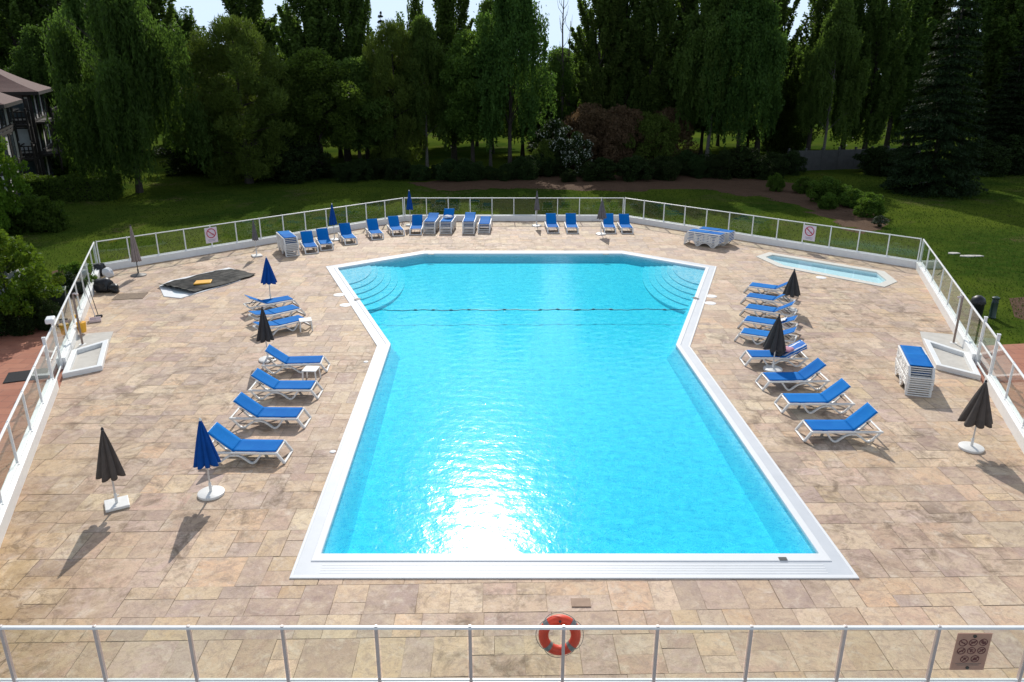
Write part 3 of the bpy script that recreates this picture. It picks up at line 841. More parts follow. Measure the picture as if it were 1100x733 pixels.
def near_rail(f, h, near_y):       # pixel positions of the near rail: foot end and another point further along
    a = gp(*f, .31); b = gp(*h, .31); d = (b - a); d.z = 0; d.normalize(); s_ = Vector((-d.y, d.x, 0))
    p = a - s_ * near_y; p.z = 0
    return p, d
ROWL = 'loungers set out along the left side of the pool'; ROWR = 'loungers set out along the right side of the pool'; ROWB = 'loungers set out along the back edge of the deck'
left = [((319.3 - 3, 322.2), (286.2, 327.5), 'blue lounger on the left, farthest of the three close together, beside the navy parasol', 30),
        ((323.6, 331.7), (295.7, 338.0), 'blue lounger on the left, middle of the three close together', 12),
        ((330.7, 343.4), (301.6, 350.2), 'blue lounger on the left, nearest of the three close together, white table at its foot', 12),
        ((344.8, 390.9), (291.6, 392.4), 'blue lounger on the left between the black parasol and the white side table', 36),
        ((334.5, 419.3), (277.3, 419.3), 'blue lounger on the left, next in the row nearer than the white side table', 36),
        ((319.5, 450), (257.5, 449.3), 'blue lounger on the left, second from the front of its row', 38),
        ((297.4, 487), (233, 486), 'blue lounger on the left at the front end, beside the navy parasol on round base', 40)]
for f, h, lab, a in left:
    p, d = near_rail(f, h, .345); lounger(p, d, lab, ROWL, a)
right = [((803.6, 307.8), (831.4, 311.4), 'blue lounger on the right, farthest of the five close together, by the black parasol', 32),
         ((800.3, 319.3), (828, 323.4), 'blue lounger on the right, second farthest of the five close together', 36),
         ((799.5, 331.6), (831.4, 336.3), 'blue lounger on the right, middle of the five close together', 34),
         ((797.8, 345.1), (826.5, 349.4), 'blue lounger on the right with a folded white towel on its backrest', 26),
         ((794.5, 358.6), (823.2, 362.8), 'blue lounger on the right, nearest of the five close together, behind a black parasol', 26),
         ((806.8, 384.7), (835.5, 384.9), 'blue lounger on the right holding a black bag and a striped blue towel', 30),
         ((826.2, 410.1), (863, 409.6), 'blue lounger on the right just below the one with bag and towel', 40),
         ((847.5, 433.9), (885.1, 433.9), 'blue lounger on the right, second from the front of its row', 42),
         ((872, 464), (913, 464), 'blue lounger on the right at the front end of its row', 44)]
RL = []
for f, h, lab, a in right:
    p, d = near_rail(f, h, -.345); RL.append(lounger(p, d, lab, ROWR, a))
back = [((334.3, 266.1), (328.9, 258.0), 'blue lounger at the back left standing right beside the tall stack'),
        ((350.7, 262.7), (345.9, 255.2), 'blue lounger at the back left, second from the tall stack, left of the blue parasol'),
        ((376.6, 256.6), (369.1, 249.1), 'blue lounger at the back left just right of the blue parasol with white base'),
        ((405.2, 251.5), (398.4, 243.9), 'blue lounger at the back left, fourth from the tall stack'),
        ((427.7, 247.7), (421.6, 240.9), 'blue lounger at the back left by the corner of the fence'),
        ((446.4, 246.6), (449.0, 239.8), 'blue lounger at the back beside the row of short stacks'),
        ((594.3, 244.9), (591.2, 238.2), 'blue lounger at the back just right of the slim grey parasol'),
        ((615.0, 245.2), (612.4, 238.2), 'blue lounger at the back between the two grey parasols, right one of two'),
        ((655.4, 245.2), (652.7, 238.8), 'blue lounger at the back partly behind the flared grey parasol'),
        ((673.9, 245.4), (669.1, 238.6), 'blue lounger at the back, rightmost of the row by the fence corner')]
for f, h, lab in back:
    a = gp(*f, .31); b = gp(*h, .31); d = b - a; d.z = 0; d.normalize(); a.z = 0
    lounger(a + d * .02, d, lab, ROWB, 44)
ORD = ['lowest', 'second from the bottom', 'third from the bottom', 'fourth from the bottom', 'fifth from the bottom', 'sixth from the bottom', 'seventh from the bottom', 'eighth from the bottom', 'ninth from the bottom']
def stack(foot, d, n, where, step=.125, last=0):
    e = None
    for k in range(n):
        lab = ('topmost' if k == n - 1 else ORD[k]) + ' lounger of ' + where
        j = Vector((random.uniform(-.012, .012), random.uniform(-.012, .012), 0))
        e = lounger(foot + j, d, lab, 'loungers in stacks', last if k == n - 1 else 0, k * step)
    return e
def fdir(f, b):
    a = gp(*f); c = gp(*b); d = c - a; d.normalize(); return a, d
a, d = fdir((314.5, 275.5), (303.5, 265)); a = a + d * .16; stack(a, d, 8, 'the tall stack at the back left', .089)
for (px, py, n, w, la) in ((461, 251.2, 5, 'the leftmost of four back stacks', 14), (478.8, 251.2, 5, 'the stack topped with white towels', 36), (503.3, 251.2, 5, 'the third of four back stacks', 14), (520, 250.7, 3, 'the rightmost of four back stacks', 10)):
    a = gp(px, py); d = Vector((.02 if px > 490 else .06, 1, 0)).normalized()
    st = stack(a + d * .16, d, n, w, .089, la)
    if px == 478.8: ST3 = (a, d)
a0, a1 = gp(735, 262.5), gp(763.5, 266.5); d = (a1 - a0).normalized(); nrm = Vector((-d.y, d.x, 0))
stack(a0 + nrm * .33 + d * .15, d, 6, 'the nearer sideways stack at the back right', .089)
stack(a0 + nrm * 1.25 + d * .35, d, 6, 'the farther sideways stack at the back right', .089)
a, d = fdir((986, 426), (970.5, 394)); stack(a + d * .16, d, 9, 'the tall stack beside the right footbath', .072)

# towels and bags
def blob(name, mat, loc, size, seed, label, cat, rz=0, parent=None, sub=3, amp=.25):
    bm = bmesh.new(); bmesh.ops.create_icosphere(bm, subdivisions=sub, radius=1)
    r_ = random.Random(seed); ph = [(r_.uniform(1, 4), r_.uniform(0, 6), Vector((r_.uniform(-1, 1), r_.uniform(-1, 1), r_.uniform(-1, 1)))) for _ in range(7)]
    for v in bm.verts:
        k = 1 + amp * sum(math.sin(f * v.co.dot(ax) * 2.2 + p) for f, p, ax in ph) / 3.2
        c = v.co * k
        v.co = Vector((c.x * size[0], c.y * size[1], max(c.z, -.75) * size[2] + size[2] * .75))
    me = bpy.data.meshes.new(name); bm.to_mesh(me); bm.free(); me.materials.append(mat)
    for p in me.polygons: p.use_smooth = True
    o = bpy.data.objects.new(name, me); link(o); o.location = loc; o.rotation_euler = (0, 0, rz)
    if parent: o.parent = parent
    if label: tag(o, label, cat)
    return o
def on_lounger(e, x, y, z):
    return Matrix.Rotation(e.rotation_euler[2], 4, 'Z') @ Vector((x, y, z)) + Vector(e.location)
bag = empty('beach_bag', on_lounger(RL[5], .92, -.02, .325), .1, 'black beach bag lying on the right hand lounger with the striped towel', 'bag')
blob('bag_body', M['black_plastic'], (0, 0, 0), (.24, .26, .15), 3, None, None, 0, bag)
MB().tube([(-.14, .05, .18), (-.1, .06, .34), (.06, .05, .38), (.14, .04, .2)], .014, 8).build('handle', M['black_plastic'], bag, smooth=True)
def towel_on_back(e, ang, label, mat, x0, x1, w, thick, stripe=None):
    o = empty('towel', on_lounger(e, 1.135, 0, .325), e.rotation_euler[2], label, 'towel')
    V = []; Fc = []; nx, ny = 14, 8; A = R(ang)
    for i in range(nx + 1):
        for j in range(ny + 1):
            s_ = x0 + (x1 - x0) * i / nx; y = (j / ny - .5) * w + .015 * math.sin(i * 1.1)
            zz = .028 + .012 * math.sin(i * 1.3 + j) + thick
            x = s_ * math.cos(A) - zz * math.sin(A) if s_ > 0 else s_; z = s_ * math.sin(A) + zz * math.cos(A) if s_ > 0 else zz + .0
            if abs(j / ny - .5) > .49 and w > .58: z -= .10
            V.append((x, y, z))
    Fc = [(i*(ny+1)+j, (i+1)*(ny+1)+j, (i+1)*(ny+1)+j+1, i*(ny+1)+j+1) for i in range(nx) for j in range(ny)]
    q = raw('cloth', V, Fc, mat, o)
    for p in q.data.polygons: p.use_smooth = True
    so = q.modifiers.new('thick', 'SOLIDIFY'); so.thickness = .02
    if stripe:
        q.data.materials.append(stripe)
        for k, p in enumerate(q.data.polygons):
            if (k % ny) in (1, 6): p.material_index = 1
    return o
towel_on_back(RL[5], 30, 'striped blue and white towel draped over the backrest beside the black bag', M['towel_blue'], -.15, .80, .62, .0, M['towel_white'])
blob('cloth_bundle', M['towel_pink'], on_lounger(RL[5], 1.32, -.05, .47), (.17, .17, .07), 8, 'pink and white cloth bundled on the striped blue towel', 'cloth', .4)
towel_on_back(RL[3], 26, 'folded white towel on the lounger fourth of the five close together', M['towel_white'], .1, .42, .42, .02)
p = ST3[0] + ST3[1] * 1.15
blob('towel_heap', M['towel_white'], (p.x, p.y, .725), (.26, .24, .10), 5, 'small heap of white towels lying on a stack of loungers', 'towels', 0)

# ------------------------------------------------------------------ side tables
def side_table(px, py, label, rz, sz=.46):
    e = empty('side_table', gp(px, py), rz, label, 'side table', 'white plastic side tables')
    MB().box((0, 0, .40), (sz, sz, .035)).build('table_top', M['resin'], e, bevel=.012)
    for x in (-1, 1):
        for y in (-1, 1):
            MB().bar((x * (sz/2 - .035), y * (sz/2 - .035), .39), (x * (sz/2 - .01), y * (sz/2 - .01), 0), .04, .04).build('leg', M['resin'], e, bevel=.006)
side_table(335, 409, 'white side table between two loungers on the left, near the black parasol', R(-4))
side_table(329, 354.5, 'white side table at the foot of the nearest of three close loungers', R(18))

# ------------------------------------------------------------------ parasols
def parasol(px, py, ytop, frac, rad, canopy, base, label, seed, hmax=None, xtop=None):
    b = gp(px, py); Ht = hz(b.y, ytop) if hmax is None else hmax
    e = empty('parasol', b, random.Random(seed).uniform(0, 6), label, 'parasol', 'closed parasols around the pool')
    r_ = random.Random(seed)
    zt = Ht - .05; zb = zt - (Ht * frac)
    m = MB().tube([(0, 0, .05), (0, 0, Ht - .02)], .021, 10); m.build('pole', M['pole'] if base != 'dark' else M['dark_metal'], e, smooth=True)
    MB().lathe([(.035, 0), (.03, .03), (.012, .06)], 10, (0, 0, Ht - .04)).build('finial', M['resin'] if canopy in ('umb_blue',) else M['umb_black'], e, smooth=True)
    MB().lathe([(.033, 0), (.033, .25), (.026, .26)], 12, (0, 0, .05)).box((.05, 0, .24), (.06, .02, .02)).build('stem_socket', M['resin'] if base != 'dark' else M['dark_metal'], e, smooth=True)
    if base == 'round': MB().lathe([(.30, 0), (.31, .03), (.30, .06), (.24, .08), (.06, .085)], 28).build('base', M['resin'], e, smooth=True)
    elif base == 'square': MB().box((0, 0, .04), (.50, .50, .07)).build('base', M['resin'], e, bevel=.015, rot=(0, 0, R(30) - e.rotation_euler[2]))
    else: MB().lathe([(.36, 0), (.36, .03), (.2, .07), (.05, .12)], 24).build('base', M['dark_metal'], e, smooth=True)
    # pleated closed canopy
    nr = 8; sub = 6; n_ = nr * sub; rows = 16; V = []; Fc = []
    rr = [r_.uniform(.80, 1.15) for _ in range(nr)]; lo = [r_.uniform(-.025, .02) for _ in range(nr)]; tw = r_.uniform(-.25, .25)
    for i in range(rows + 1):
        t = i / rows
        R0 = .028 + (rad - .028) * (t ** .92)
        for k in range(n_):
            u = (k % sub) / sub; j = k // sub; a_ = rr[j]; b_ = rr[(j + 1) % nr]
            fold = (abs(math.cos(math.pi * u))) ** .8           # 1 on a rib, 0 between ribs
            rk = (a_ * (1 - u) + b_ * u) * R0 * (.60 + .40 * fold if t > .04 else 1)
            ang = 2 * math.pi * (k / n_) + tw * t + .12 * math.sin(3 * t + j) * (1 - fold)
            z = zt - (zt - zb) * t + (lo[j] * (1 - u) + lo[(j + 1) % nr] * u) * t ** 2 + (1 - fold) * .035 * t ** 3
            V.append((rk * math.cos(ang), rk * math.sin(ang), z))
    for i in range(rows):
        for k in range(n_):
            l = (k + 1) % n_; Fc.append((i*n_+k, (i+1)*n_+k, (i+1)*n_+l, i*n_+l))
    o = raw('canopy', V, Fc, M[canopy], e)
    for p in o.data.polygons: p.use_smooth = True
    so = o.modifiers.new('thick', 'SOLIDIFY'); so.thickness = .006
    if rad < .2:
        zz = zt - (zt - zb) * .55; rz_ = .028 + (rad - .028) * .55
        MB().lathe([(rz_ * 1.0, -.02), (rz_ * 1.02, .02)], 20, (0, 0, zz)).build('tie_band', M[canopy], e)
    return e
parasol(126, 543, 460, .57, .33, 'umb_brown', 'square', 'closed dark brown parasol on a square white base at the front left', 1)
parasol(227, 531, 450, .57, .28, 'umb_blue', 'round', 'closed navy parasol on round white base beside the front left lounger', 2)
parasol(149, 296, 242, .70, .22, 'umb_taupe', 'dark', 'closed faded taupe parasol with dark round base near the left fence', 3)
parasol(276, 275.5, 236.5, .52, .17, 'umb_grey', 'square', 'slim closed grey parasol by the back left fence, left of the tall stack', 4)
parasol(291, 323.5, 276, .56, .33, 'umb_blue', 'round', 'closed navy parasol behind the three close loungers on the left', 5)
parasol(288, 387, 330, .58, .31, 'umb_black', 'round', 'closed black parasol standing in front of the three close loungers on the left', 6)
parasol(359.5, 258, 218.8, .55, .27, 'umb_blue', 'round', 'closed blue parasol standing among the back left loungers', 7)
parasol(441, 242.5, 204.5, .52, .22, 'umb_blue', 'round', 'closed blue parasol at the corner of the back fence', 8)
parasol(576.5, 243, 205, .52, .20, 'umb_grey', 'round', 'slim closed grey parasol at the back, left of the loungers', 9)
parasol(645.5, 252, 213.5, .53, .30, 'umb_grey', 'round', 'flared closed grey parasol at the back in front of a lounger', 10)
parasol(848, 333.5, 289.5, .58, .37, 'umb_black', 'round', 'closed black parasol behind the five close loungers on the right', 11)
parasol(830, 397.5, 338, .58, .43, 'umb_black', 'round', 'closed black parasol in front of the lounger with bag and towel', 12)
parasol(1043, 482, 409, .58, .44, 'umb_brown', 'round', 'closed flared dark brown parasol on round white base at the front right', 13)

# ------------------------------------------------------------------ clutter by the left fence
p = gp(113, 313); blob('rubbish_sack', M['black_plastic'], p, (0.48, 0.41, 0.33), 21, 'shiny black sack slumped against the left fence', 'sack')
p = gp(117, 297); blob('rubbish_sack', M['black_plastic'], (p.x - .55, p.y + .2, 0), (0.33, 0.30, 0.33), 22, 'smaller dark bundle in the corner behind the black sack', 'sack')
p = gp(117, 297); blob('canvas_bundle', M['furn'], (p.x + .05, p.y - .1, 0), (.22, .20, .24), 24, 'small white bundle in the corner of the left fence', 'bundle')
p = gp(119, 314); blob('rubbish_sack', M['black_plastic'], (p.x + .2, p.y - .05, 0), (0.22, 0.23, 0.23), 23, 'small dark bag leaning on the black sack by the left fence', 'sack')
def leaning_tool(px0, py0, top, kind, label, cat):
    a = gp(px0, py0); b = Vector(top)
    e = empty('broom' if kind == 'brush' else 'dustpan', a, 0, label, cat)
    MB().tube([(0, 0, .06), b - a], .016, 8).build('handle', M['dark_metal'] if kind == 'brush' else M['alu'], e, smooth=True)
    if kind == 'brush': MB().box((0, 0, .05), (.30, .10, .09)).build('brush_head', M['black_plastic'], e, rot=(0, 0, .5), bevel=.02)
    else: MB().box((-.05, .0, .02), (.42, .40, .02)).box((-.24, 0, .09), (.02, .40, .15)).box((-.05, -.2, .07), (.42, .02, .1)).box((-.05, .2, .07), (.42, .02, .1)).build('pan', M['pinkish'], e, rot=(0, 0, .5), bevel=.01)
f0 = gp(84, 330, 1.2)
leaning_tool(106, 341, (-17.25, 30.3, 1.25), 'brush', 'long handled dark broom leaning against the left fence', 'broom')
leaning_tool(104, 345, (-17.0, 29.6, 1.15), 'pan', 'pale pink pan with long handle leaning against the left fence', 'dustpan')
def yellow(px, py, label, sx):
    e = empty('yellow_float', gp(px, py, 0), R(20), label, 'float')
    MB().tube([(0, 0, .12), (0, 0, .5)], [.10 * sx, .13 * sx], 10).build('body', M['yellow'], e, smooth=True)
    MB().tube([(0, 0, .0), (0, 0, .13)], .03, 8).build('stem', M['resin'], e, smooth=True)
    MB().tube([(0, 0, .48), (.05, 0, .62), (0, 0, .68), (-.05, 0, .62), (0, 0, .5)], .014, 6).build('grip', M['resin'], e)
yellow(89.5, 360, 'yellow plastic float standing beside the left shower column', 1.3)
yellow(82, 352, 'smaller yellow plastic float right behind the other against the left fence', .8)
p = gp(30, 403)
tag(MB().box((0, 0, .012), (1.25, .95, .024)).build('doormat', M['mat'], loc=(p.x, p.y, -.02), rot=(0, 0, R(22)), bevel=.006), 'black doormat lying on the red path outside the left fence', 'doormat')
def bin_(px, py, label):
    e = empty('wheelie_bin', gp(px, py), R(25), label, 'bin')
    m = MB(); w0, w1 = .24, .31
    m.add([(x * w, y * w, z) for z, w in ((.08, w0), (1.0, w1)) for x, y in ((-1, -1), (1, -1), (1, 1), (-1, 1))], [(3, 2, 1, 0), (4, 5, 6, 7), (0, 1, 5, 4), (1, 2, 6, 5), (2, 3, 7, 6), (3, 0, 4, 7)])
    m.build('body', M['bin'], e, bevel=.03)
    MB().box((0, -.02, 1.04), (.68, .70, .08)).build('lid', M['green_plastic'], e, bevel=.035)
    for x in (-.2, .2): MB().tube([(x - .03, .26, .1), (x + .03, .26, .1)], .1, 14).build('wheel', M['black_plastic'], e)
bin_(66, 338, 'dark green wheeled bin standing outside the left fence under the leafy tree')
# outside the right fence
p = gp(1047, 342)
e = empty('litter_bin', p, R(10), 'black hooded litter bin on the lawn outside the right fence', 'bin')
e.scale = (.8, .8, .8)
MB().lathe([(.26, 0), (.30, .1), (.31, .75), (.33, .78)], 20).build('body', M['black_plastic'], e, smooth=True)
MB().lathe([(.34, .78), (.35, .86), (.28, 1.05), (.12, 1.16), (.02, 1.18)], 20).build('hood', M['black_plastic'], e, smooth=True)
MB().box((0, -.335, .86), (.3, .04, .12)).build('slot', M['dark_metal'], e)
p = gp(1065.5, 341)
e = empty('bollard_light', p, 0, 'dark green bollard light on the lawn outside the right fence', 'bollard')
MB().lathe([(.15, 0), (.14, .02), (.125, .04), (.125, .62)], 18).build('post', M['green_plastic'], e, smooth=True)
MB().lathe([(.115, .62), (.115, .76)], 18).build('lens', M['window_glass'], e, smooth=True)
MB().lathe([(.14, .76), (.14, .82), (.06, .86)], 18).build('cap', M['green_plastic'], e, smooth=True)
for k, (px, py, w) in enumerate(((1024, 272, .7), (1043, 275, 1.3))):
    p = gp(px, py); m = MB()
    m.prism([(-w/2, -.12), (-w/6, -.2), (w/2, -.08), (w/2 - .1, .12), (0, .16), (-w/2 + .15, .12)], 0, .05)
    tag(m.build('stepping_stone', M['bath_floor'], loc=(p.x, p.y, -.03), bevel=.015), ('smaller' if k == 0 else 'longer') + ' of two white flat stones in the lawn at the right', 'flat stone')
# pale things seen through the leafy tree at the left
p = gp(30, 339)
e = empty('garden_sunshade', (p.x, p.y, 0), R(35), 'pale fabric sunshade half hidden behind the leafy tree at the left', 'sunshade')
m = MB(); m.add([(-.9, -.7, 1.15), (.8, -.7, 1.15), (.9, .7, 1.75), (-.8, .7, 1.75), (-.9, -.7, 1.10), (.8, -.7, 1.10), (.9, .7, 1.70), (-.8, .7, 1.70)], [(0, 1, 2, 3), (7, 6, 5, 4), (0, 4, 5, 1), (1, 5, 6, 2), (2, 6, 7, 3), (3, 7, 4, 0)])
m.build('canopy', M['furn'], e)
for x, y, z in ((-.8, -.6, 1.13), (.7, -.6, 1.13), (.75, .6, 1.66), (-.7, .6, 1.66)): MB().tube([(x, y, 0), (x, y, z)], .03, 8).build('pole', M['alu'], e)
p = gp(10, 345)
e = empty('garden_table', (p.x, p.y, 0), R(15), 'white topped garden table under the leafy tree at the far left', 'table')
MB().lathe([(.75, .72), (.78, .735), (.75, .75)], 26).build('table_top', M['furn'], e)
MB().tube([(0, 0, .02), (0, 0, .72)], .05, 10).build('pedestal', M['alu'], e)
MB().lathe([(.35, 0), (.33, .03), (.06, .06)], 20).build('foot', M['alu'], e)
# ------------------------------------------------------------------ vegetation
def unit(a): return a / (np.linalg.norm(a, axis=1, keepdims=True) + 1e-9)
def leaf_quads(c, axis, L, W, k=.6, flat=None):
    n = len(c)
    a = unit(axis + k * rng.normal(size=(n, 3)))
    r = rng.normal(size=(n, 3))
    if flat is not None: r = r * (1 - flat) + flat * np.cross(np.tile([[0, 0, 1.]], (n, 1)), a) * 2
    s = unit(np.cross(a, np.cross(r, a)))
    L = (L * rng.uniform(.65, 1.3, n))[:, None]; W = (W * rng.uniform(.65, 1.3, n))[:, None]
    V = np.stack([c - a * L / 2, c + s * W / 2, c + a * L / 2, c - s * W / 2], 1).reshape(-1, 3)
    return V, np.arange(4 * n).reshape(n, 4)
def mesh_of(name, V, Fc, mat):
    me = bpy.data.meshes.new(name); n = len(V); m = len(Fc)
    me.vertices.add(n); me.vertices.foreach_set('co', np.asarray(V, dtype=np.float32).ravel())
    me.loops.add(m * 4); me.loops.foreach_set('vertex_index', np.asarray(Fc, dtype=np.int32).ravel())
    me.polygons.add(m); me.polygons.foreach_set('loop_start', np.arange(m, dtype=np.int32) * 4)
    me.update(calc_edges=True); me.materials.append(mat); return me
def trunk_mesh(name, h, r, mat, limbs=(), lean=.02, seed=0):
    r_ = random.Random(seed); m = MB()
    pts = []; x = y = 0
    for i in range(9):
        t = i / 8; pts.append((x, y, h * t)); x += r_.uniform(-lean, lean) * h / 8; y += r_.uniform(-lean, lean) * h / 8
    m.tube(pts, [r * (1.35 if i == 0 else 1) * (1 - .85 * i / 8) for i in range(9)], 8)
    for z, ln, el, az in limbs:
        i = min(7, int(z / h * 8)); b = Vector(pts[i]).lerp(Vector(pts[i+1]), z / h * 8 - i)
        d = Vector((math.cos(az) * math.cos(el), math.sin(az) * math.cos(el), math.sin(el)))
        rr = r * (1 - .8 * z / h) * .45
        m.tube([b, b + d * ln * .5 + Vector((0, 0, ln * .04)), b + d * ln + Vector((0, 0, ln * .02))], [rr, rr * .7, rr * .2], 6)
    o = m.build(name, mat, smooth=True); me = o.data; bpy.data.objects.remove(o); return me
def rlimbs(n, z0, z1, l0, l1, e0, e1, seed):
    r_ = random.Random(seed)
    return [(r_.uniform(z0, z1), r_.uniform(l0, l1), r_.uniform(e0, e1), r_.uniform(0, 6.28)) for _ in range(n)]
def c_poplar(seed, h=20, Rm=2.1, n=26000, zb=2.2, nb=190):
    global rng; rng = np.random.default_rng(seed)
    z = zb + (h - zb - 1.5) * rng.uniform(0, 1, nb) ** .9; t = (z - zb) / (h - zb)
    az = rng.uniform(0, 2*np.pi, nb); Rr = Rm * (.40 + .80 * np.sin(np.pi * np.clip(t * .8 + .14, 0, 1)) ** .8) * (1 - t ** 3) * rng.uniform(.35, 1.2, nb)
    up = rng.uniform(1.6, 3.8, nb) * (1 - .35 * t)
    out = np.stack([np.cos(az) * Rr, np.sin(az) * Rr, up], 1); base = np.stack([np.zeros(nb), np.zeros(nb), z * .97], 1)
    w = (Rr + .25) * up; idx = rng.choice(nb, n, p=w / w.sum()); s = rng.uniform(.10, 1.0, n) ** .75; q = s[:, None]
    # plumes: branches leave the trunk and turn upright
    c = base[idx] + np.stack([out[idx, 0] * np.sqrt(s), out[idx, 1] * np.sqrt(s), out[idx, 2] * s ** 1.4], 1)
    c += rng.normal(size=(n, 3)) * (.24 * (1.15 - q)) * np.array([1, 1, 1.2]) + rng.normal(size=(n, 3)) * .07
    c[:, 2] = np.minimum(c[:, 2], h)
    return leaf_quads(c, unit(out[idx]) * .5 + np.array([0, 0, -.35]), .26, .19, .8)
def c_weep(seed, h=14, Rm=5.5, n=42000, K=40, zlow=1.2, droop=5.5, size=(.34, .10), cr=1.25, per=26):
    global rng; rng = np.random.default_rng(seed)
    az = rng.uniform(0, 2*np.pi, K); t = rng.uniform(0, 1, K) ** .8                       # cascade heads at several heights
    prof = np.sin(np.pi * np.clip(.30 + .70 * t, 0, 1)) ** .7
    rad = Rm * prof * rng.uniform(.35, 1.05, K) ** .6
    hd = np.stack([np.cos(az) * rad, np.sin(az) * rad, h * (.30 + .70 * t) - cr * .3], 1); hd[0] = (0, 0, h - .6)
    rr = cr * rng.uniform(.6, 1.35, K) * (1 - .35 * t)
    m = K * per; ki = np.repeat(np.arange(K), per)
    d = unit(rng.normal(size=(m, 3))); d[:, 2] = np.abs(d[:, 2]); d[:, :2] += .35 * hd[ki][:, :2] / max(Rm, .1)
    st = hd[ki] + d * (rr[ki] * rng.uniform(.3, 1.05, m))[:, None]
    ln = np.minimum(rng.uniform(.25, 1, m) * droop, np.maximum(.5, st[:, 2] - zlow * rng.uniform(.8, 2.4, m)))
    sw = rng.normal(size=(m, 2)) * .07
    idx = rng.choice(m, n, p=(ln + .6) / (ln + .6).sum()); s = rng.uniform(0, 1, n) ** 1.25
    c = st[idx].copy(); c[:, 2] -= s * ln[idx]; c[:, :2] += sw[idx] * (s * ln[idx])[:, None] + st[idx][:, :2] * (.05 * np.sin(s * 3))[:, None]
    c += rng.normal(size=(n, 3)) * (.06 + .16 * (1 - s)[:, None] ** 2)
    return leaf_quads(c, np.tile([[0, 0, -1.]], (n, 1)), size[0], size[1], .45)
def c_spruce(seed, h=16, Rm=3.6, n=30000, zb=.8):
    global rng; rng = np.random.default_rng(seed)
    nb = 560; t = rng.uniform(0, 1, nb) ** 1.25; t = np.round(t * 26 + rng.uniform(-.42, .42, nb)) / 26; z = zb + (h - zb) * np.clip(t, 0, .985)
    az = rng.uniform(0, 2*np.pi, nb); ln = Rm * (1 - t) ** .85 * rng.uniform(.65, 1.12, nb) + .25
    idx = rng.choice(nb, n, p=ln / ln.sum()); s = rng.uniform(.08, 1, n) ** .75
    side = rng.normal(size=n) * .24 * (.35 + s) * np.minimum(1, ln[idx])
    x = s * ln[idx]; zz = z[idx] - .30 * x + .10 * x ** 2 / np.maximum(ln[idx], .5) - np.abs(side) * .25 - np.abs(rng.normal(size=n)) * .10
    c = np.stack([np.cos(az[idx]) * x - np.sin(az[idx]) * side, np.sin(az[idx]) * x + np.cos(az[idx]) * side, zz], 1)
    ax = np.stack([np.cos(az[idx]), np.sin(az[idx]), np.full(n, -.35)], 1)
    return leaf_quads(c, ax, .26, .10, .55, .5)
def c_clump(seed, h=10, Rm=3.4, n=30000, zb=1.0, clumps=150, cr=.75, size=(.24, .15), up=0.0, top=.6, prof=None):
    global rng; rng = np.random.default_rng(seed)
    m = clumps; az = rng.uniform(0, 2*np.pi, m); t = rng.uniform(0, 1, m)
    pr = prof(t) if prof else np.sin(np.pi * np.clip(t * (1 - .12) + .12, 0, 1)) ** top
    rad = Rm * pr * rng.uniform(.08, 1, m) ** .5 * (1 + .22 * np.sin(az * 3 + seed) + .1 * np.sin(az * 5 + t * 9))
    cc = np.stack([np.cos(az) * rad, np.sin(az) * rad, zb + (h - zb - cr * .5) * t], 1)
    rr = cr * rng.uniform(.6, 1.35, m)
    idx = rng.choice(m, n, p=rr ** 2 / (rr ** 2).sum()); d = unit(rng.normal(size=(n, 3)))
    c = cc[idx] + d * (rr[idx] * rng.uniform(.35, 1.05, n) ** .6)[:, None] * np.array([1, 1, .8])
    c[:, 2] = np.maximum(c[:, 2], .03)
    return leaf_quads(c, d + np.array([0, 0, up]), size[0], size[1], .6)
def c_hedge(seed, lx, ly, h, n):
    global rng; rng = np.random.default_rng(seed)
    u = rng.uniform(-.5, .5, (n, 3)); f = rng.choice(5, n, p=[.34, .2, .2, .13, .13])
    u[f == 0, 2] = .5; u[f == 1, 1] = -.5; u[f == 2, 1] = .5; u[f == 3, 0] = -.5; u[f == 4, 0] = .5
    c = u * np.array([lx, ly, h]); c[:, 2] += h / 2
    c += rng.normal(size=(n, 3)) * .07; wob = .10 * np.sin(c[:, :1] * 1.7) + .07 * np.sin(c[:, :1] * 4.1)
    c[:, 2:3] += wob * (c[:, 2:3] / h); c[:, 2] = np.maximum(c[:, 2], .02)
    nrm = np.zeros((n, 3)); nrm[:, 2] = .6
    return leaf_quads(c, nrm + rng.normal(size=(n, 3)) * .5, .16, .11, .8)

P = {}
def proto_plant(key, VF, leafm, h, trunk=None):
    P[key] = (mesh_of('crown', *VF, L[leafm]), trunk, h)
bk, bp = M['bark'], M['bark_pale']
proto_plant('poplar', c_poplar(1, 20, 2.2, 42000, 1.4), 'poplar', 20, trunk_mesh('trunk', 18.5, .26, bk, rlimbs(22, 3, 15, 2, 3.6, 1.0, 1.3, 1), .01, 1))
proto_plant('poplar2', c_poplar(2, 20, 2.6, 42000, 1.8), 'poplar', 20, trunk_mesh('trunk', 18.5, .28, bk, rlimbs(22, 3, 15, 2, 3.6, .9, 1.2, 2), .02, 2))
proto_plant('poplar3', c_poplar(3, 20, 1.8, 20000, 3.0), 'birch', 20, trunk_mesh('trunk', 18.5, .22, bk, rlimbs(18, 4, 15, 1.5, 3, .9, 1.2, 3), .02, 3))
proto_plant('willow', c_weep(4, 15, 4.3, 90000, 46, 1.0, 6.5, (.34, .10), 1.3, 30), 'willow', 15, trunk_mesh('trunk', 11.5, .22, bk, rlimbs(14, 3, 10, 3, 6, .3, .9, 4), .05, 4))
proto_plant('birch', c_weep(5, 17, 2.8, 52000, 54, 2.0, 4.0, (.26, .14), .95, 16), 'birch', 17, trunk_mesh('trunk', 15, .18, bp, rlimbs(16, 4, 13, 1.6, 3.2, .6, 1.1, 5), .03, 5))
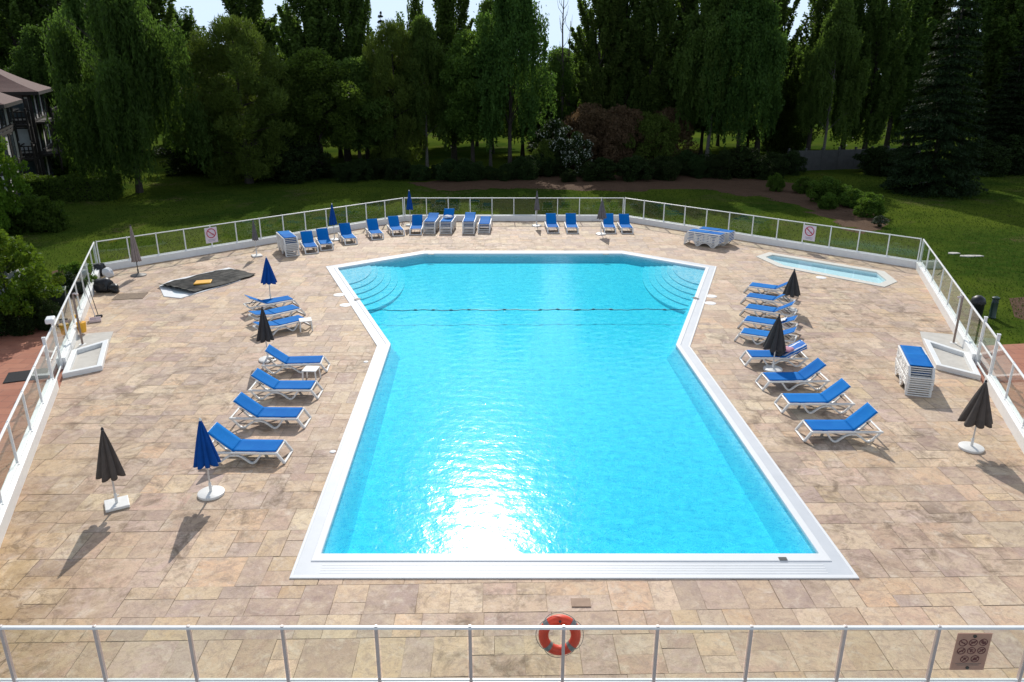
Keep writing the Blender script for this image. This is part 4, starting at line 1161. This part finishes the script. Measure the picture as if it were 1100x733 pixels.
proto_plant('birch2', c_weep(6, 17, 2.6, 52000, 50, 1.4, 5.0, (.26, .13), .9, 16), 'willow', 17, trunk_mesh('trunk', 15, .18, bk, rlimbs(16, 4, 13, 1.6, 3, .6, 1.1, 6), .03, 6))
proto_plant('spruce', c_spruce(7, 16, 3.9, 80000), 'spruce', 16, trunk_mesh('trunk', 15.5, .24, bk, (), .004, 7))
proto_plant('pine', c_clump(8, 13, 3.7, 64000, .8, 230, .85, (.34, .07), .8, .5), 'pine', 13, trunk_mesh('trunk', 11.5, .26, bk, rlimbs(18, 2, 10, 2, 3.4, .2, .7, 8), .02, 8))
proto_plant('broad', c_clump(9, 11, 3.4, 42000, .6, 170, .9), 'broad', 11, trunk_mesh('trunk', 9, .2, bk, rlimbs(16, 2.2, 8, 2, 3.2, .4, .9, 9), .03, 9))
proto_plant('broad2', c_clump(10, 11, 3.9, 40000, .6, 150, 1.0), 'birch', 11, trunk_mesh('trunk', 9, .2, bk, rlimbs(16, 2, 8, 2, 3.2, .4, .9, 10), .03, 10))
proto_plant('darkshrub', c_clump(11, 4, 2.4, 14000, .2, 80, .6, (.20, .13), 0, .45), 'dark', 4, trunk_mesh('stem', 2.6, .07, bk, rlimbs(8, .2, 1.5, 1, 2, .6, 1.1, 11), .05, 11))
proto_plant('copper', c_clump(12, 6, 3.3, 30000, .3, 170, .75, (.20, .14), 0, .45), 'copper', 6, trunk_mesh('trunk', 4, .12, bk, rlimbs(10, .5, 3, 1.5, 2.6, .5, 1, 12), .05, 12))
proto_plant('olive', c_clump(15, 6, 3.3, 20000, .3, 110, .75, (.20, .14), 0, .45), 'pine', 6, trunk_mesh('trunk', 4, .12, bk, rlimbs(10, .5, 3, 1.5, 2.6, .5, 1, 13), .05, 13))
BLOOM = mesh_of('blossom', *c_clump(13, 4, 1.75, 1000, .5, 70, .40, (.15, .13), 0, .5), L['white'])
proto_plant('white', c_clump(13, 4, 1.6, 9000, .3, 70, .40, (.15, .11), 0, .5), 'dark', 4, trunk_mesh('stem', 2.6, .06, bk, rlimbs(8, .2, 1.5, .8, 1.4, .6, 1.1, 14), .05, 14))
proto_plant('shrub', c_clump(14, 2, 1.3, 9000, .1, 80, .30, (.14, .09), .3, .5), 'hedge', 2, trunk_mesh('stem', 1.2, .04, bk, rlimbs(8, .1, .8, .5, 1, .5, 1, 15), .05, 15))
proto_plant('lightshrub', c_clump(16, 5.2, 2.5, 13000, .7, 95, .42, (.19, .12), 0, .6), 'light', 5.2, trunk_mesh('trunk', 4, .09, bk, rlimbs(14, .8, 3.4, 1, 2, .4, 1, 16), .06, 16))
def plant(key, loc, h, label, cat='tree', wid=1.0, group=None, seed=None, name=None):
    me, tr, hh = P[key]; s_ = h / hh; r_ = random.Random(seed if seed is not None else int(loc[0] * 31 + loc[1] * 17))
    nm = name or {'poplar': 'poplar_tree', 'poplar2': 'poplar_tree', 'poplar3': 'poplar_tree', 'willow': 'weeping_willow', 'birch': 'birch_tree', 'birch2': 'birch_tree', 'spruce': 'spruce_tree', 'pine': 'pine_tree', 'broad': 'leafy_tree', 'broad2': 'leafy_tree', 'rowtree': 'leafy_tree', 'rowtree2': 'leafy_tree'}.get(key, 'shrub')
    e = empty(nm, (loc[0], loc[1], -.03), r_.uniform(0, 6.28), label, cat, group)
    e.scale = (s_ * wid, s_ * wid, s_)
    c = bpy.data.objects.new('crown' if tr and tr.name.startswith('trunk') else 'foliage', me); link(c); c.parent = e
    if key == 'white': b_ = bpy.data.objects.new('blossom', BLOOM); link(b_); b_.parent = e
    if tr: t = bpy.data.objects.new(tr.name.split('.')[0], tr); link(t); t.parent = e
    return e

# the tree belt behind the lawn, left to right: (kind, picture column, distance, height, width, label)
proto_plant('rowtree', c_clump(19, 11, 3.4, 36000, 3.2, 150, .85), 'broad', 11, trunk_mesh('trunk', 9, .2, bk, rlimbs(16, 3.2, 8, 2, 3, .4, .9, 19), .03, 19))
proto_plant('rowtree2', c_clump(20, 11, 3.7, 36000, 3.0, 130, 1.0), 'birch', 11, trunk_mesh('trunk', 9, .2, bk, rlimbs(16, 3.2, 8, 2, 3, .4, .9, 20), .03, 20))
G = 'trees in the belt behind the lawn'
belt = [
 ('poplar2', -70, 86, 23, 1.2, 'dark poplar beyond the building at the far left edge'),
 ('poplar', 5, 102, 27, 1.2, 'tall dark poplar rising behind the brown roof'),
 ('poplar2', 38, 99, 26, 1.2, 'tall dark poplar just right of the brown roof'),
 ('birch2', 62, 84, 13, 1.4, 'drooping dark tree between the building and the big weeping willow'),
 ('poplar', 88, 104, 28, 1.2, 'tall dark poplar behind the left edge of the weeping willow'),
 ('willow', 150, 61, 15.5, 1.0, 'big weeping willow on the lawn at the left with hanging branches'),
 ('birch', 120, 85, 18, 1.1, 'drooping tree behind the weeping willow'),
 ('poplar3', 222, 92, 15.4, 1.5, 'thin see-through tree against the sky between willow and pine'),
 ('pine', 268, 66, 13.0, 1.12, 'broad olive green pine right of the weeping willow'),
 ('poplar3', 186, 90, 24, 1.3, 'tall airy poplar showing behind the right side of the weeping willow'),
 ('poplar', 972, 88, 25, 1.1, 'tall poplar directly behind the top of the big spruce'),
 ('birch2', 204, 98, 15.6, .8, 'drooping tree seen against the sky between the willow and the thin see-through tree'),
 ('poplar3', 436, 98, 15.2, 1.2, 'thin low poplar filling the sky between pine and pale green birch'),
 ('broad', 238, 72, 10, 1.1, 'leafy tree tucked between the willow and the olive pine'),
 ('poplar', 284, 88, 22, 1.1, 'tall poplar behind the olive pine'),
 ('poplar3', 318, 96, 16, .8, 'slim airy tree seen against the sky right of the olive pine'),
 ('poplar', 343, 80, 22, 1.1, 'tall dense poplar right of the olive pine'),
 ('poplar2', 374, 82, 23, .95, 'tall dense poplar second to the right of the olive pine'),
 ('rowtree', 348, 70, 10.5, 1.1, 'dark leafy tree in front of the two dense poplars'),
 ('rowtree2', 388, 73, 10, 1.1, 'dark leafy tree with low branches left of the small pine'),
 ('poplar3', 395, 84, 21, .8, 'loose poplar with gaps left of the pointed conifer'),
 ('spruce', 416, 100, 15.6, .6, 'small pointed conifer top seen far behind the pine'),
 ('pine', 428, 73, 13.0, .8, 'pine with a broad tip left of the pale green birch'),
 ('birch', 459, 74, 13.4, 1.05, 'pale green birch with drooping branches in the middle left'),
 ('poplar3', 452, 95, 19, .7, 'thin poplar against the sky behind the pale green birch'),
 ('poplar', 488, 80, 21, 1.0, 'poplar right of the pale green birch'),
 ('rowtree', 508, 74, 12, 1.0, 'leafy tree between the poplar and the tall drooping birch'),
 ('birch2', 548, 72, 17, 1.15, 'tall drooping birch left of the open sky gap'),
 ('birch', 527, 77, 15, .9, 'drooping birch standing close on the left of the tall one by the sky gap'),
 ('spruce', 582, 92, 12.5, .6, 'narrow dark conifer at the left side of the sky gap'),
 ('broad2', 598, 84, 11, .75, 'rounded tree below the sky gap in front of the dead stems'),
 ('broad', 617, 88, 10.5, .8, 'rounded tree at the right foot of the sky gap'),
 ('poplar2', 640, 78, 20.5, .9, 'tall poplar right of the sky gap'),
 ('poplar', 666, 80, 22, .95, 'tall poplar second to the right of the sky gap'),
 ('poplar2', 694, 79, 21.5, 1.0, 'tall poplar third to the right of the sky gap'),
 ('poplar', 722, 82, 22, 1.0, 'tall poplar fourth to the right of the sky gap, behind the copper shrubs'),
 ('birch', 758, 75, 17.5, 1.1, 'drooping birch behind the right end of the copper shrubs'),
 ('birch2', 790, 73, 17, 1.15, 'tall drooping birch right of the copper shrubs'),
 ('poplar2', 812, 82, 21, .95, 'tall poplar left of the small blue gap in the trees'),
 ('broad2', 838, 86, 11, .8, 'low rounded tree below the small blue gap in the trees'),
 ('poplar3', 866, 80, 21, 1.05, 'airy poplar right of the small blue gap in the trees'),
 ('birch', 882, 75, 15, .95, 'pale trunked birch in front of the grey garden wall'),
 ('poplar', 903, 82, 22, .95, 'tall poplar behind the grey garden wall'),
 ('poplar2', 926, 79, 20, .9, 'poplar behind the right half of the grey garden wall'),
 ('poplar', 950, 83, 22, .95, 'tall poplar just left of the big spruce'),
 ('spruce', 998, 61, 17, .86, 'big dark spruce with layered branches on the right lawn'),
 ('poplar2', 1030, 82, 22, 1.0, 'tall poplar just right of the big spruce'),
 ('poplar', 1060, 80, 22, 1.0, 'tall poplar above the low wide spruce at the right'),
 ('spruce', 1072, 74, 12, 1.15, 'lower wide spruce near the right edge'),
 ('poplar2', 1092, 77, 22, 1.2, 'bright edged poplar at the right edge'),
 ('poplar', 1140, 80, 22, 1.1, 'poplar past the right edge of the lawn'),
 ('birch2', 1180, 74, 17, 1.1, 'drooping birch past the right edge of the lawn'),
 ('birch', -130, 80, 17, 1.1, 'drooping birch past the left edge of the lawn'),
]
for k, px, D, h, w, lab in belt: plant(k, atd(px, D), h, lab, 'tree', w, G)
GB = 'low trees filling the back of the belt'
r_ = random.Random(9); k = 0
for px in list(range(60, 425, 24)) + list(range(462, 850, 24)) + list(range(985, 1180, 26)):
    if 575 < px < 628: continue
    k += 1
    plant(('rowtree', 'rowtree2')[k % 2], atd(px + r_.uniform(-6, 6), r_.uniform(84, 98)), r_.uniform(8.5, 12), 'low leafy tree half hidden behind the front trees of the belt', 'tree', r_.uniform(.9, 1.3), GB, seed=k)
# dead bare stems in the sky gap
for px, D, h, lab in ((602, 82, 17, 'taller of two bare dead stems in the sky gap'), (609, 83, 13.5, 'shorter of two bare dead stems in the sky gap')):
    r_ = random.Random(px); b = atd(px, D); e = empty('dead_tree', b, 0, lab, 'dead tree')
    MB().tube([(0, 0, 0), (.1, 0, h * .4), (-.05, .1, h * .75), (.05, 0, h)], [.16, .11, .07, .02], 7).build('trunk', M['bone'], e, smooth=True)
    m = MB()
    for i in range(26):
        z = r_.uniform(h * .35, h * .95); a = r_.uniform(0, 6.28); l = r_.uniform(.4, 1.3)
        m.tube([(0, 0, z), (math.cos(a) * l * .4, math.sin(a) * l * .4, z + l * .5), (math.cos(a) * l * .55, math.sin(a) * l * .55, z + l * 1.2)], [.03, .02, .008], 5)
    m.build('branches', M['bone'], e)
# far row of trees beyond the sunny meadow
r_ = random.Random(3)
for i in range(34):
    px = -200 + i * 45 + r_.uniform(-12, 12); D = r_.uniform(128, 165)
    plant(('broad', 'broad2', 'broad')[i % 3], atd(px, D), r_.uniform(9, 12.5), 'distant leafy tree glimpsed through the belt across the sunny meadow', 'tree', r_.uniform(1.1, 1.6), 'distant trees across the meadow', seed=i)
# under-storey
GU = 'shrubs under the tree belt'
low = []
for i, px in enumerate(range(352, 600, 19)): low.append(('darkshrub', px + r_.uniform(-5, 5), r_.uniform(67, 71), r_.uniform(1.0, 2.0), r_.uniform(1.0, 1.5)))
for i, px in enumerate(range(735, 850, 19)): low.append(('darkshrub', px + r_.uniform(-5, 5), r_.uniform(68, 72), r_.uniform(1.2, 2.6), r_.uniform(1.0, 1.4)))
for px, D, h, w in ((205, 72, 3.5, 1.3), (300, 70, 4.2, 1.3), (325, 68, 3.2, 1.3), (940, 72, 2.4, 1.3), (965, 70, 2.6, 1.2), (1050, 72, 3, 1.3), (1085, 73, 3.5, 1.4), (98, 76, 3.0, 1.3), (70, 80, 3.2, 1.4)): low.append(('darkshrub', px, D, h, w))
for k, px, D, h, w in low: plant(k, atd(px, D), h, 'dark leafy shrub in the deep shade under the tree belt', 'shrub', w, GU)
for k, px, D, pt, w, lab in (
    ('copper', 632, 75, 114, .95, 'coppery red shrub, leftmost and reddest under the trees'),
    ('copper', 664, 74, 116, .85, 'coppery red shrub in the middle under the trees'),
    ('olive', 694, 74, 122, .9, 'brownish olive shrub right of the coppery ones'),
    ('copper', 715, 76, 118, .75, 'coppery shrub at the right end of its clump'),
    ('white', 595, 72, 128, .9, 'white flowering shrub left of the coppery ones, upper one'),
    ('white', 618, 70, 142, .8, 'white flowering shrub in front of the coppery ones'),
    ('olive', 585, 71, 150, .6, 'low olive shrub in front of the white flowering shrub'),
    ('darkshrub', 612, 67, 182, 1.2, 'low dark shrub at the foot of the white flowering one'),
    ('darkshrub', 645, 68, 170, 1.4, 'low dark shrub under the left coppery shrub'),
    ('darkshrub', 680, 68, 168, 1.4, 'low dark shrub under the middle coppery shrub'),
    ('darkshrub', 712, 69, 168, 1.4, 'low dark shrub under the right coppery shrub')):
    plant(k, atd(px, D), max(.9, hz(D, pt)), lab, 'shrub', w, 'flowering and coppery shrubs' if k in ('copper', 'white') else None)
for k, px, py, pt, w, lab in (
    ('shrub', 862, 207, 190, 1.0, 'small upright shrub at the left end of the soil bed'),
    ('shrub', 886, 217, 190, 1.05, 'round dark green shrub in the soil bed at the right'),
    ('shrub', 888, 224, 207, .9, 'bright green low shrub in front of the round dark one'),
    ('shrub', 915, 222, 203, 1.2, 'rounded shrub in soil bed, second from right end'),
    ('shrub', 932, 232, 207, 1.0, 'dense rounded shrub at the right end of the soil bed'),
    ('shrub', 905, 214, 198, 1.0, 'low shrub behind the others in the soil bed'),
    ('shrub', 833, 205, 186, .7, 'slim young shrub in front of the tree belt left of the soil bed'),
    ('white', 944, 243, 231, 1.5, 'small greyish flowering shrub in front of the soil bed shrubs')):
    b = gp(px, py); plant(k, b, hz(b.y, pt), lab, 'shrub', w, None)
# left side: hedge, bushes, leafy tree
hp = gp(72, 214); e = empty('clipped_hedge', (hp.x, hp.y, -.03), R(6), 'long clipped green hedge on the lawn in front of the building', 'hedge')
c = bpy.data.objects.new('foliage', mesh_of('foliage', *c_hedge(31, 7.2, 2.2, 1.55, 26000), L['hedge'])); link(c); c.parent = e
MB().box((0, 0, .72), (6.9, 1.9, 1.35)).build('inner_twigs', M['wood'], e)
for k, px, py, pt, w, lab in (
    ('shrub', 72, 190, 164, 1.2, 'rounded bush behind the clipped hedge at the building corner'),
    ('darkshrub', 52, 192, 160, .7, 'dark bush between the building and the hedge'),
    ('shrub', 14, 246, 206, 1.35, 'large round bush in front of the building at the left edge'),
    ('shrub', 40, 246, 210, 1.15, 'large round bush right of the one at the left edge'),
    ('shrub', 53, 248, 212, .8, 'smaller dark bush at the right end of the two round bushes'),
    ('shrub', 84, 312, 282, 1.0, 'dark bush with pale flowers close to the left fence corner'),
    ('white', 79, 318, 292, .7, 'small pale flowering bush by the left fence corner'),
    ('darkshrub', 48, 352, 320, .9, 'low dark shrub along the red path under the leafy tree'),
    ('darkshrub', 22, 356, 322, .9, 'low dark shrub along the red path at the far left edge'),
    ('darkshrub', -12, 362, 322, .9, 'low dark shrub along the red path past the left edge')):
    b = gp(px, py); plant(k, b, max(.8, hz(b.y, pt)), lab, 'shrub', w, None)
b = gp(49, 335); plant('lightshrub', b, hz(b.y, 277) , 'slender young leafy tree near the left fence corner', 'tree', .75, None, name='leafy_tree')
b = gp(16, 352); plant('lightshrub', b, hz(b.y, 246), 'bright green leafy tree at the left edge overhanging the red path', 'tree', .95, None, name='leafy_tree')
b = gp(-40, 345); plant('lightshrub', b, 5, 'bright green leafy tree past the left edge of the path', 'tree', 1.0, None, name='leafy_tree')
b = gp(-6, 255); plant('lightshrub', b, hz(b.y, 118), 'light green tree in front of the balconies at the left edge', 'tree', .62, None, name='leafy_tree')

# grey garden wall under the trees at the right
a, b2 = atd(845, 74), atd(985, 77); d = b2 - a; e = empty('garden_wall', (a.x, a.y, -.03), math.atan2(d.y, d.x), 'grey block garden wall under the trees at the right', 'wall')
nP = 8; w = d.length / nP
for k in range(nP):
    MB().box((w * (k + .5), 0, .92), (w - .16, .10, 1.84)).box((w * (k + .5), -.03, .62), (w - .18, .08, .03)).box((w * (k + .5), -.03, 1.24), (w - .18, .08, .03)).build('wall_panel', M['stone_far'], e)
for k in range(nP + 1): MB().box((w * k, 0, 1.0), (.16, .18, 2.0)).box((w * k, 0, 2.03), (.2, .22, .06)).build('wall_post', M['stone_far'], e)
# park bench under the spruce
p = gp(997, 201.5); e = empty('park_bench', (p.x, p.y, -.03), R(8), 'faint pale bench standing by the big spruce', 'bench')
MB().box((0, 0, .45), (1.9, .42, .05)).build('seat', M['concrete'], e); MB().box((0, .22, .75), (1.9, .05, .3)).build('backrest', M['concrete'], e)
for x in (-.75, .75): MB().box((x, 0, .22), (.08, .4, .44)).build('leg', M['concrete'], e)

# ------------------------------------------------------------------ the half-timbered building at the left
def building():
    A = Vector((-37.6, 63.0, -.03)); rz = math.atan2(-.406, -.914)      # local +x runs left along the front, +y towards the lawn... see below
    e = empty('timbered_building', A, rz, 'three storey timber framed building with brown tiled hip roof at the left edge', 'building')
    # local x: left along front, local y: (sin) points towards the viewer; the house fills y<0 (behind the front)
    def body(x0, x1, y0, y1, h, pre):
        MB().box(((x0+x1)/2, (y0+y1)/2, h/2), (x1-x0, y1-y0, h)).build('wall', M['plaster'], e)
        m = MB()
        nx = max(2, round((x1 - x0) / 1.7)); ny = max(2, round((y1 - y0) / 1.9))
        for i in range(nx + 1):
            x = x0 + (x1 - x0) * i / nx; m.box((x, y1 + .02, h/2), (.24, .12, h))
        for j in range(ny + 1):
            y = y0 + (y1 - y0) * j / ny; m.box((x0 - .02, y, h/2), (.12, .24, h))
        for z in (.15, 2.45, 2.75, 4.95, 5.25, h - .2):
            m.box(((x0+x1)/2, y1 + .03, z), (x1 - x0 + .1, .12, .22)); m.box((x0 - .03, (y0+y1)/2, z), (.12, y1 - y0 + .1, .22))
        m.build('timber_frame', M['wood'], e)
        for fl in range(3):
            z = .4 + fl * 2.5
            for i in range(nx):
                if i % 2: continue
                x = x0 + (x1 - x0) * (i + .5) / nx
                w = MB().box((x, y1 + .04, z + 1.0), (1.1, .10, 1.8)).build('window', M['wood'], e)
                MB().box((x, y1 + .06, z + 1.0), (.92, .09, 1.62)).build('pane', M['window_glass'] if fl != 1 else M['curtain'], w)
            for j in range(ny):
                if (j + fl) % 2: continue
                y = y0 + (y1 - y0) * (j + .5) / ny
                w = MB().box((x0 - .04, y, z + 1.0), (.10, 1.1, 1.8)).build('window', M['wood'], e)
                MB().box((x0 - .06, y, z + 1.0), (.09, .92, 1.62)).build('pane', M['window_glass'], w)
    def roof(x0, x1, y0, y1, ze, zr, ov):
        x0 -= ov; x1 += ov; y0 -= ov; y1 += ov; ins = (y1 - y0) / 2; ym = (y0 + y1) / 2; V = []; rows = 7
        # flared hip: concave slope
        def ringz(t):
            k = ins * t * .93; return [(x0 + k, y0 + k), (x1 - k, y0 + k), (x1 - k, y1 - k), (x0 + k, y1 - k)]
        m = MB()
        for i in range(rows + 1):
            t = i / rows; z = ze + (zr - ze) * (t * .62 + .38 * t * t) if t < 1 else zr
            V += [(p[0], p[1], z) for p in ringz(t)]
        F_ = [(i*4+k, i*4+(k+1) % 4, (i+1)*4+(k+1) % 4, (i+1)*4+k) for i in range(rows) for k in range(4)] + [(rows*4, rows*4+1, rows*4+2, rows*4+3)]
        m.add(V, F_); m.add([(p[0], p[1], ze - .18) for p in ringz(0)], [(0, 1, 2, 3)])
        rf = m.build('roof', M['roof'], e)
        MB().ring([(x0, y0), (x1, y0), (x1, y1), (x0, y1)], [(x0 + .2, y0 + .2), (x1 - .2, y0 + .2), (x1 - .2, y1 - .2), (x0 + .2, y1 - .2)], ze - .25, ze - .01).build('eaves_board', M['wood'], rf)
    def balcony(x0, x1, y, z, dpt):
        b = MB().box(((x0+x1)/2, y + dpt/2, z), (x1 - x0, dpt, .16)).build('balcony', M['wood'], e)
        m = MB().bar((x0, y + dpt, z + 1.0), (x1, y + dpt, z + 1.0), .07, .08).bar((x0, y + dpt, z + .16), (x1, y + dpt, z + .16), .05, .06)
        n_ = max(3, int((x1 - x0) / .22))
        for i in range(n_ + 1): m.box((x0 + (x1 - x0) * i / n_, y + dpt, z + .56), (.09, .03, .84))
        for x in (x0, x1): m.bar((x, y, z + 1.0), (x, y + dpt, z + 1.0), .07, .08).box((x, y + dpt, z + .1), (.14, .14, 2.35))
        m.build('railing', M['wood'], b)
    body(0, 9, -9, 0, 7.4, 'a'); roof(0, 9, -9, 0, 7.5, 10.3, .8)
    for z in (2.6, 5.1): balcony(.1, .95, .1, z, 2.6)
    MB().box((.1, 1.3, 3.5), (.2, .2, 7.0)).build('post', M['wood'], e)
    body(1.0, 12, 2.9, 10.05, 6.9, 'b'); roof(1.0, 12, 2.9, 10.05, 7.0, 9.7, .8)
    for z in (2.6,): balcony(2.2, 7, 10.15, z, 1.2)
    # balcony on the side towards the lawn
    for z in (2.6, 5.1):
        b = MB().box((-.7, -3.2, z), (1.3, 5.6, .16)).build('balcony', M['wood'], e)
        m = MB().bar((-1.3, -6, z + 1.0), (-1.3, -.4, z + 1.0), .08, .08).bar((-1.3, -6, z + .2), (-1.3, -.4, z + .2), .06, .06)
        for i in range(24): m.box((-1.3, -6 + 5.6 * i / 23, z + .58), (.03, .09, .84))
        for y in (-6, -.4): m.box((-1.3, y, z), (.14, .14, 2.4))
        m.build('railing', M['wood'], b)
building()

# ------------------------------------------------------------------ grass tufts on the lawn near the deck
def grass():
    global rng; rng = np.random.default_rng(77)
    n = 150000
    px = rng.uniform(-150, 1250, n); D = 26 + 46 * rng.uniform(0, 1, n) ** .8
    zc = D * math.cos(PITCH) + CAM_H * math.sin(PITCH); X = (px - 550) / FOC * zc
    # keep those outside the deck, paths and soil
    def inside(poly, pad=0):
        P_ = ccw([tuple(p[:2]) for p in poly]); r = np.ones(n, bool)
        for i in range(len(P_)):
            a, b = P_[i], P_[(i+1) % len(P_)]; l = math.hypot(b[0]-a[0], b[1]-a[1]) + 1e-9
            r &= ((b[0]-a[0]) * (D - a[1]) - (b[1]-a[1]) * (X - a[0])) / l > -pad
        return r
    keep = ~inside(DECK, .4)
    for q in (pL, pR, s2, s3): keep &= ~inside(q)
    def inpoly(poly):
        r = np.zeros(n, bool); j = len(poly) - 1
        for i in range(len(poly)):
            xi, yi, xj, yj = poly[i][0], poly[i][1], poly[j][0], poly[j][1]
            r ^= ((yi > D) != (yj > D)) & (X < (xj - xi) * (D - yi) / (yj - yi + 1e-12) + xi); j = i
        return r
    for q in (s1, s2, pL, pR): keep &= ~inpoly(q)
    X, Dk = X[keep], D[keep]; m = len(X)
    c = np.stack([X, Dk, np.full(m, .01)], 1)
    V, Fc = leaf_quads(c, np.tile([[0, 0, 1.]], (m, 1)), .09, .04, .55)
    o = bpy.data.objects.new('grass', mesh_of('grass', V, Fc, M['blades'])); link(o); tag(o, 'short mown grass on the lawn around the deck', 'grass', kind='stuff')
grass()

# ------------------------------------------------------------------ camera, light, sky
cam = bpy.data.cameras.new('camera'); co = bpy.data.objects.new('camera', cam); link(co)
cam.sensor_width = 36; cam.lens = 36 * FOC / 1100; cam.clip_end = 2000
co.location = (0, 0, CAM_H); co.rotation_euler = (R(90) - PITCH, 0, 0)
scene.camera = co
EL, AZ = R(36.5), R(2.5)             # sun ahead of the camera, slightly left
sd = Vector((-math.sin(AZ) * math.cos(EL), math.cos(AZ) * math.cos(EL), math.sin(EL)))
sun = bpy.data.lights.new('sun', 'SUN'); sun.energy = 2.85; sun.angle = R(.5); sun.color = (1, .95, .87)
so_ = bpy.data.objects.new('sun', sun); link(so_); so_.rotation_euler = (-sd).to_track_quat('-Z', 'Y').to_euler(); so_.location = sd * 60
w = bpy.data.worlds.new('World'); scene.world = w; w.use_nodes = True
nt = w.node_tree; bg = nt.nodes['Background']; sky = nt.nodes.new('ShaderNodeTexSky'); sky.sky_type = 'NISHITA'; sky.sun_disc = False
sky.sun_elevation = EL; sky.sun_rotation = -AZ; sky.air_density = 1.0; sky.dust_density = .1; sky.ozone_density = 1.0
mn = nt.nodes.new('ShaderNodeVectorMath'); mn.operation = 'MINIMUM'; mn.inputs[1].default_value = (3.5, 4.3, 5.3)   # thin bright cloud veil round the sun
hs = nt.nodes.new('ShaderNodeHueSaturation'); hs.inputs['Saturation'].default_value = .5; nt.links.new(sky.outputs[0], hs.inputs['Color'])
nt.links.new(hs.outputs[0], mn.inputs[0]); nt.links.new(mn.outputs[0], bg.inputs[0]); bg.inputs[1].default_value = .15
vs = scene.view_settings; vs.view_transform = 'Standard'; vs.look = 'None'; vs.exposure = .53; vs.gamma = 1; vs.use_curve_mapping = False
scene.render.engine = 'CYCLES'
cy = scene.cycles; cy.max_bounces = 10; cy.diffuse_bounces = 5; cy.glossy_bounces = 3; cy.transmission_bounces = 6; cy.transparent_max_bounces = 24
scene.render.resolution_x = 1024; scene.render.resolution_y = 682
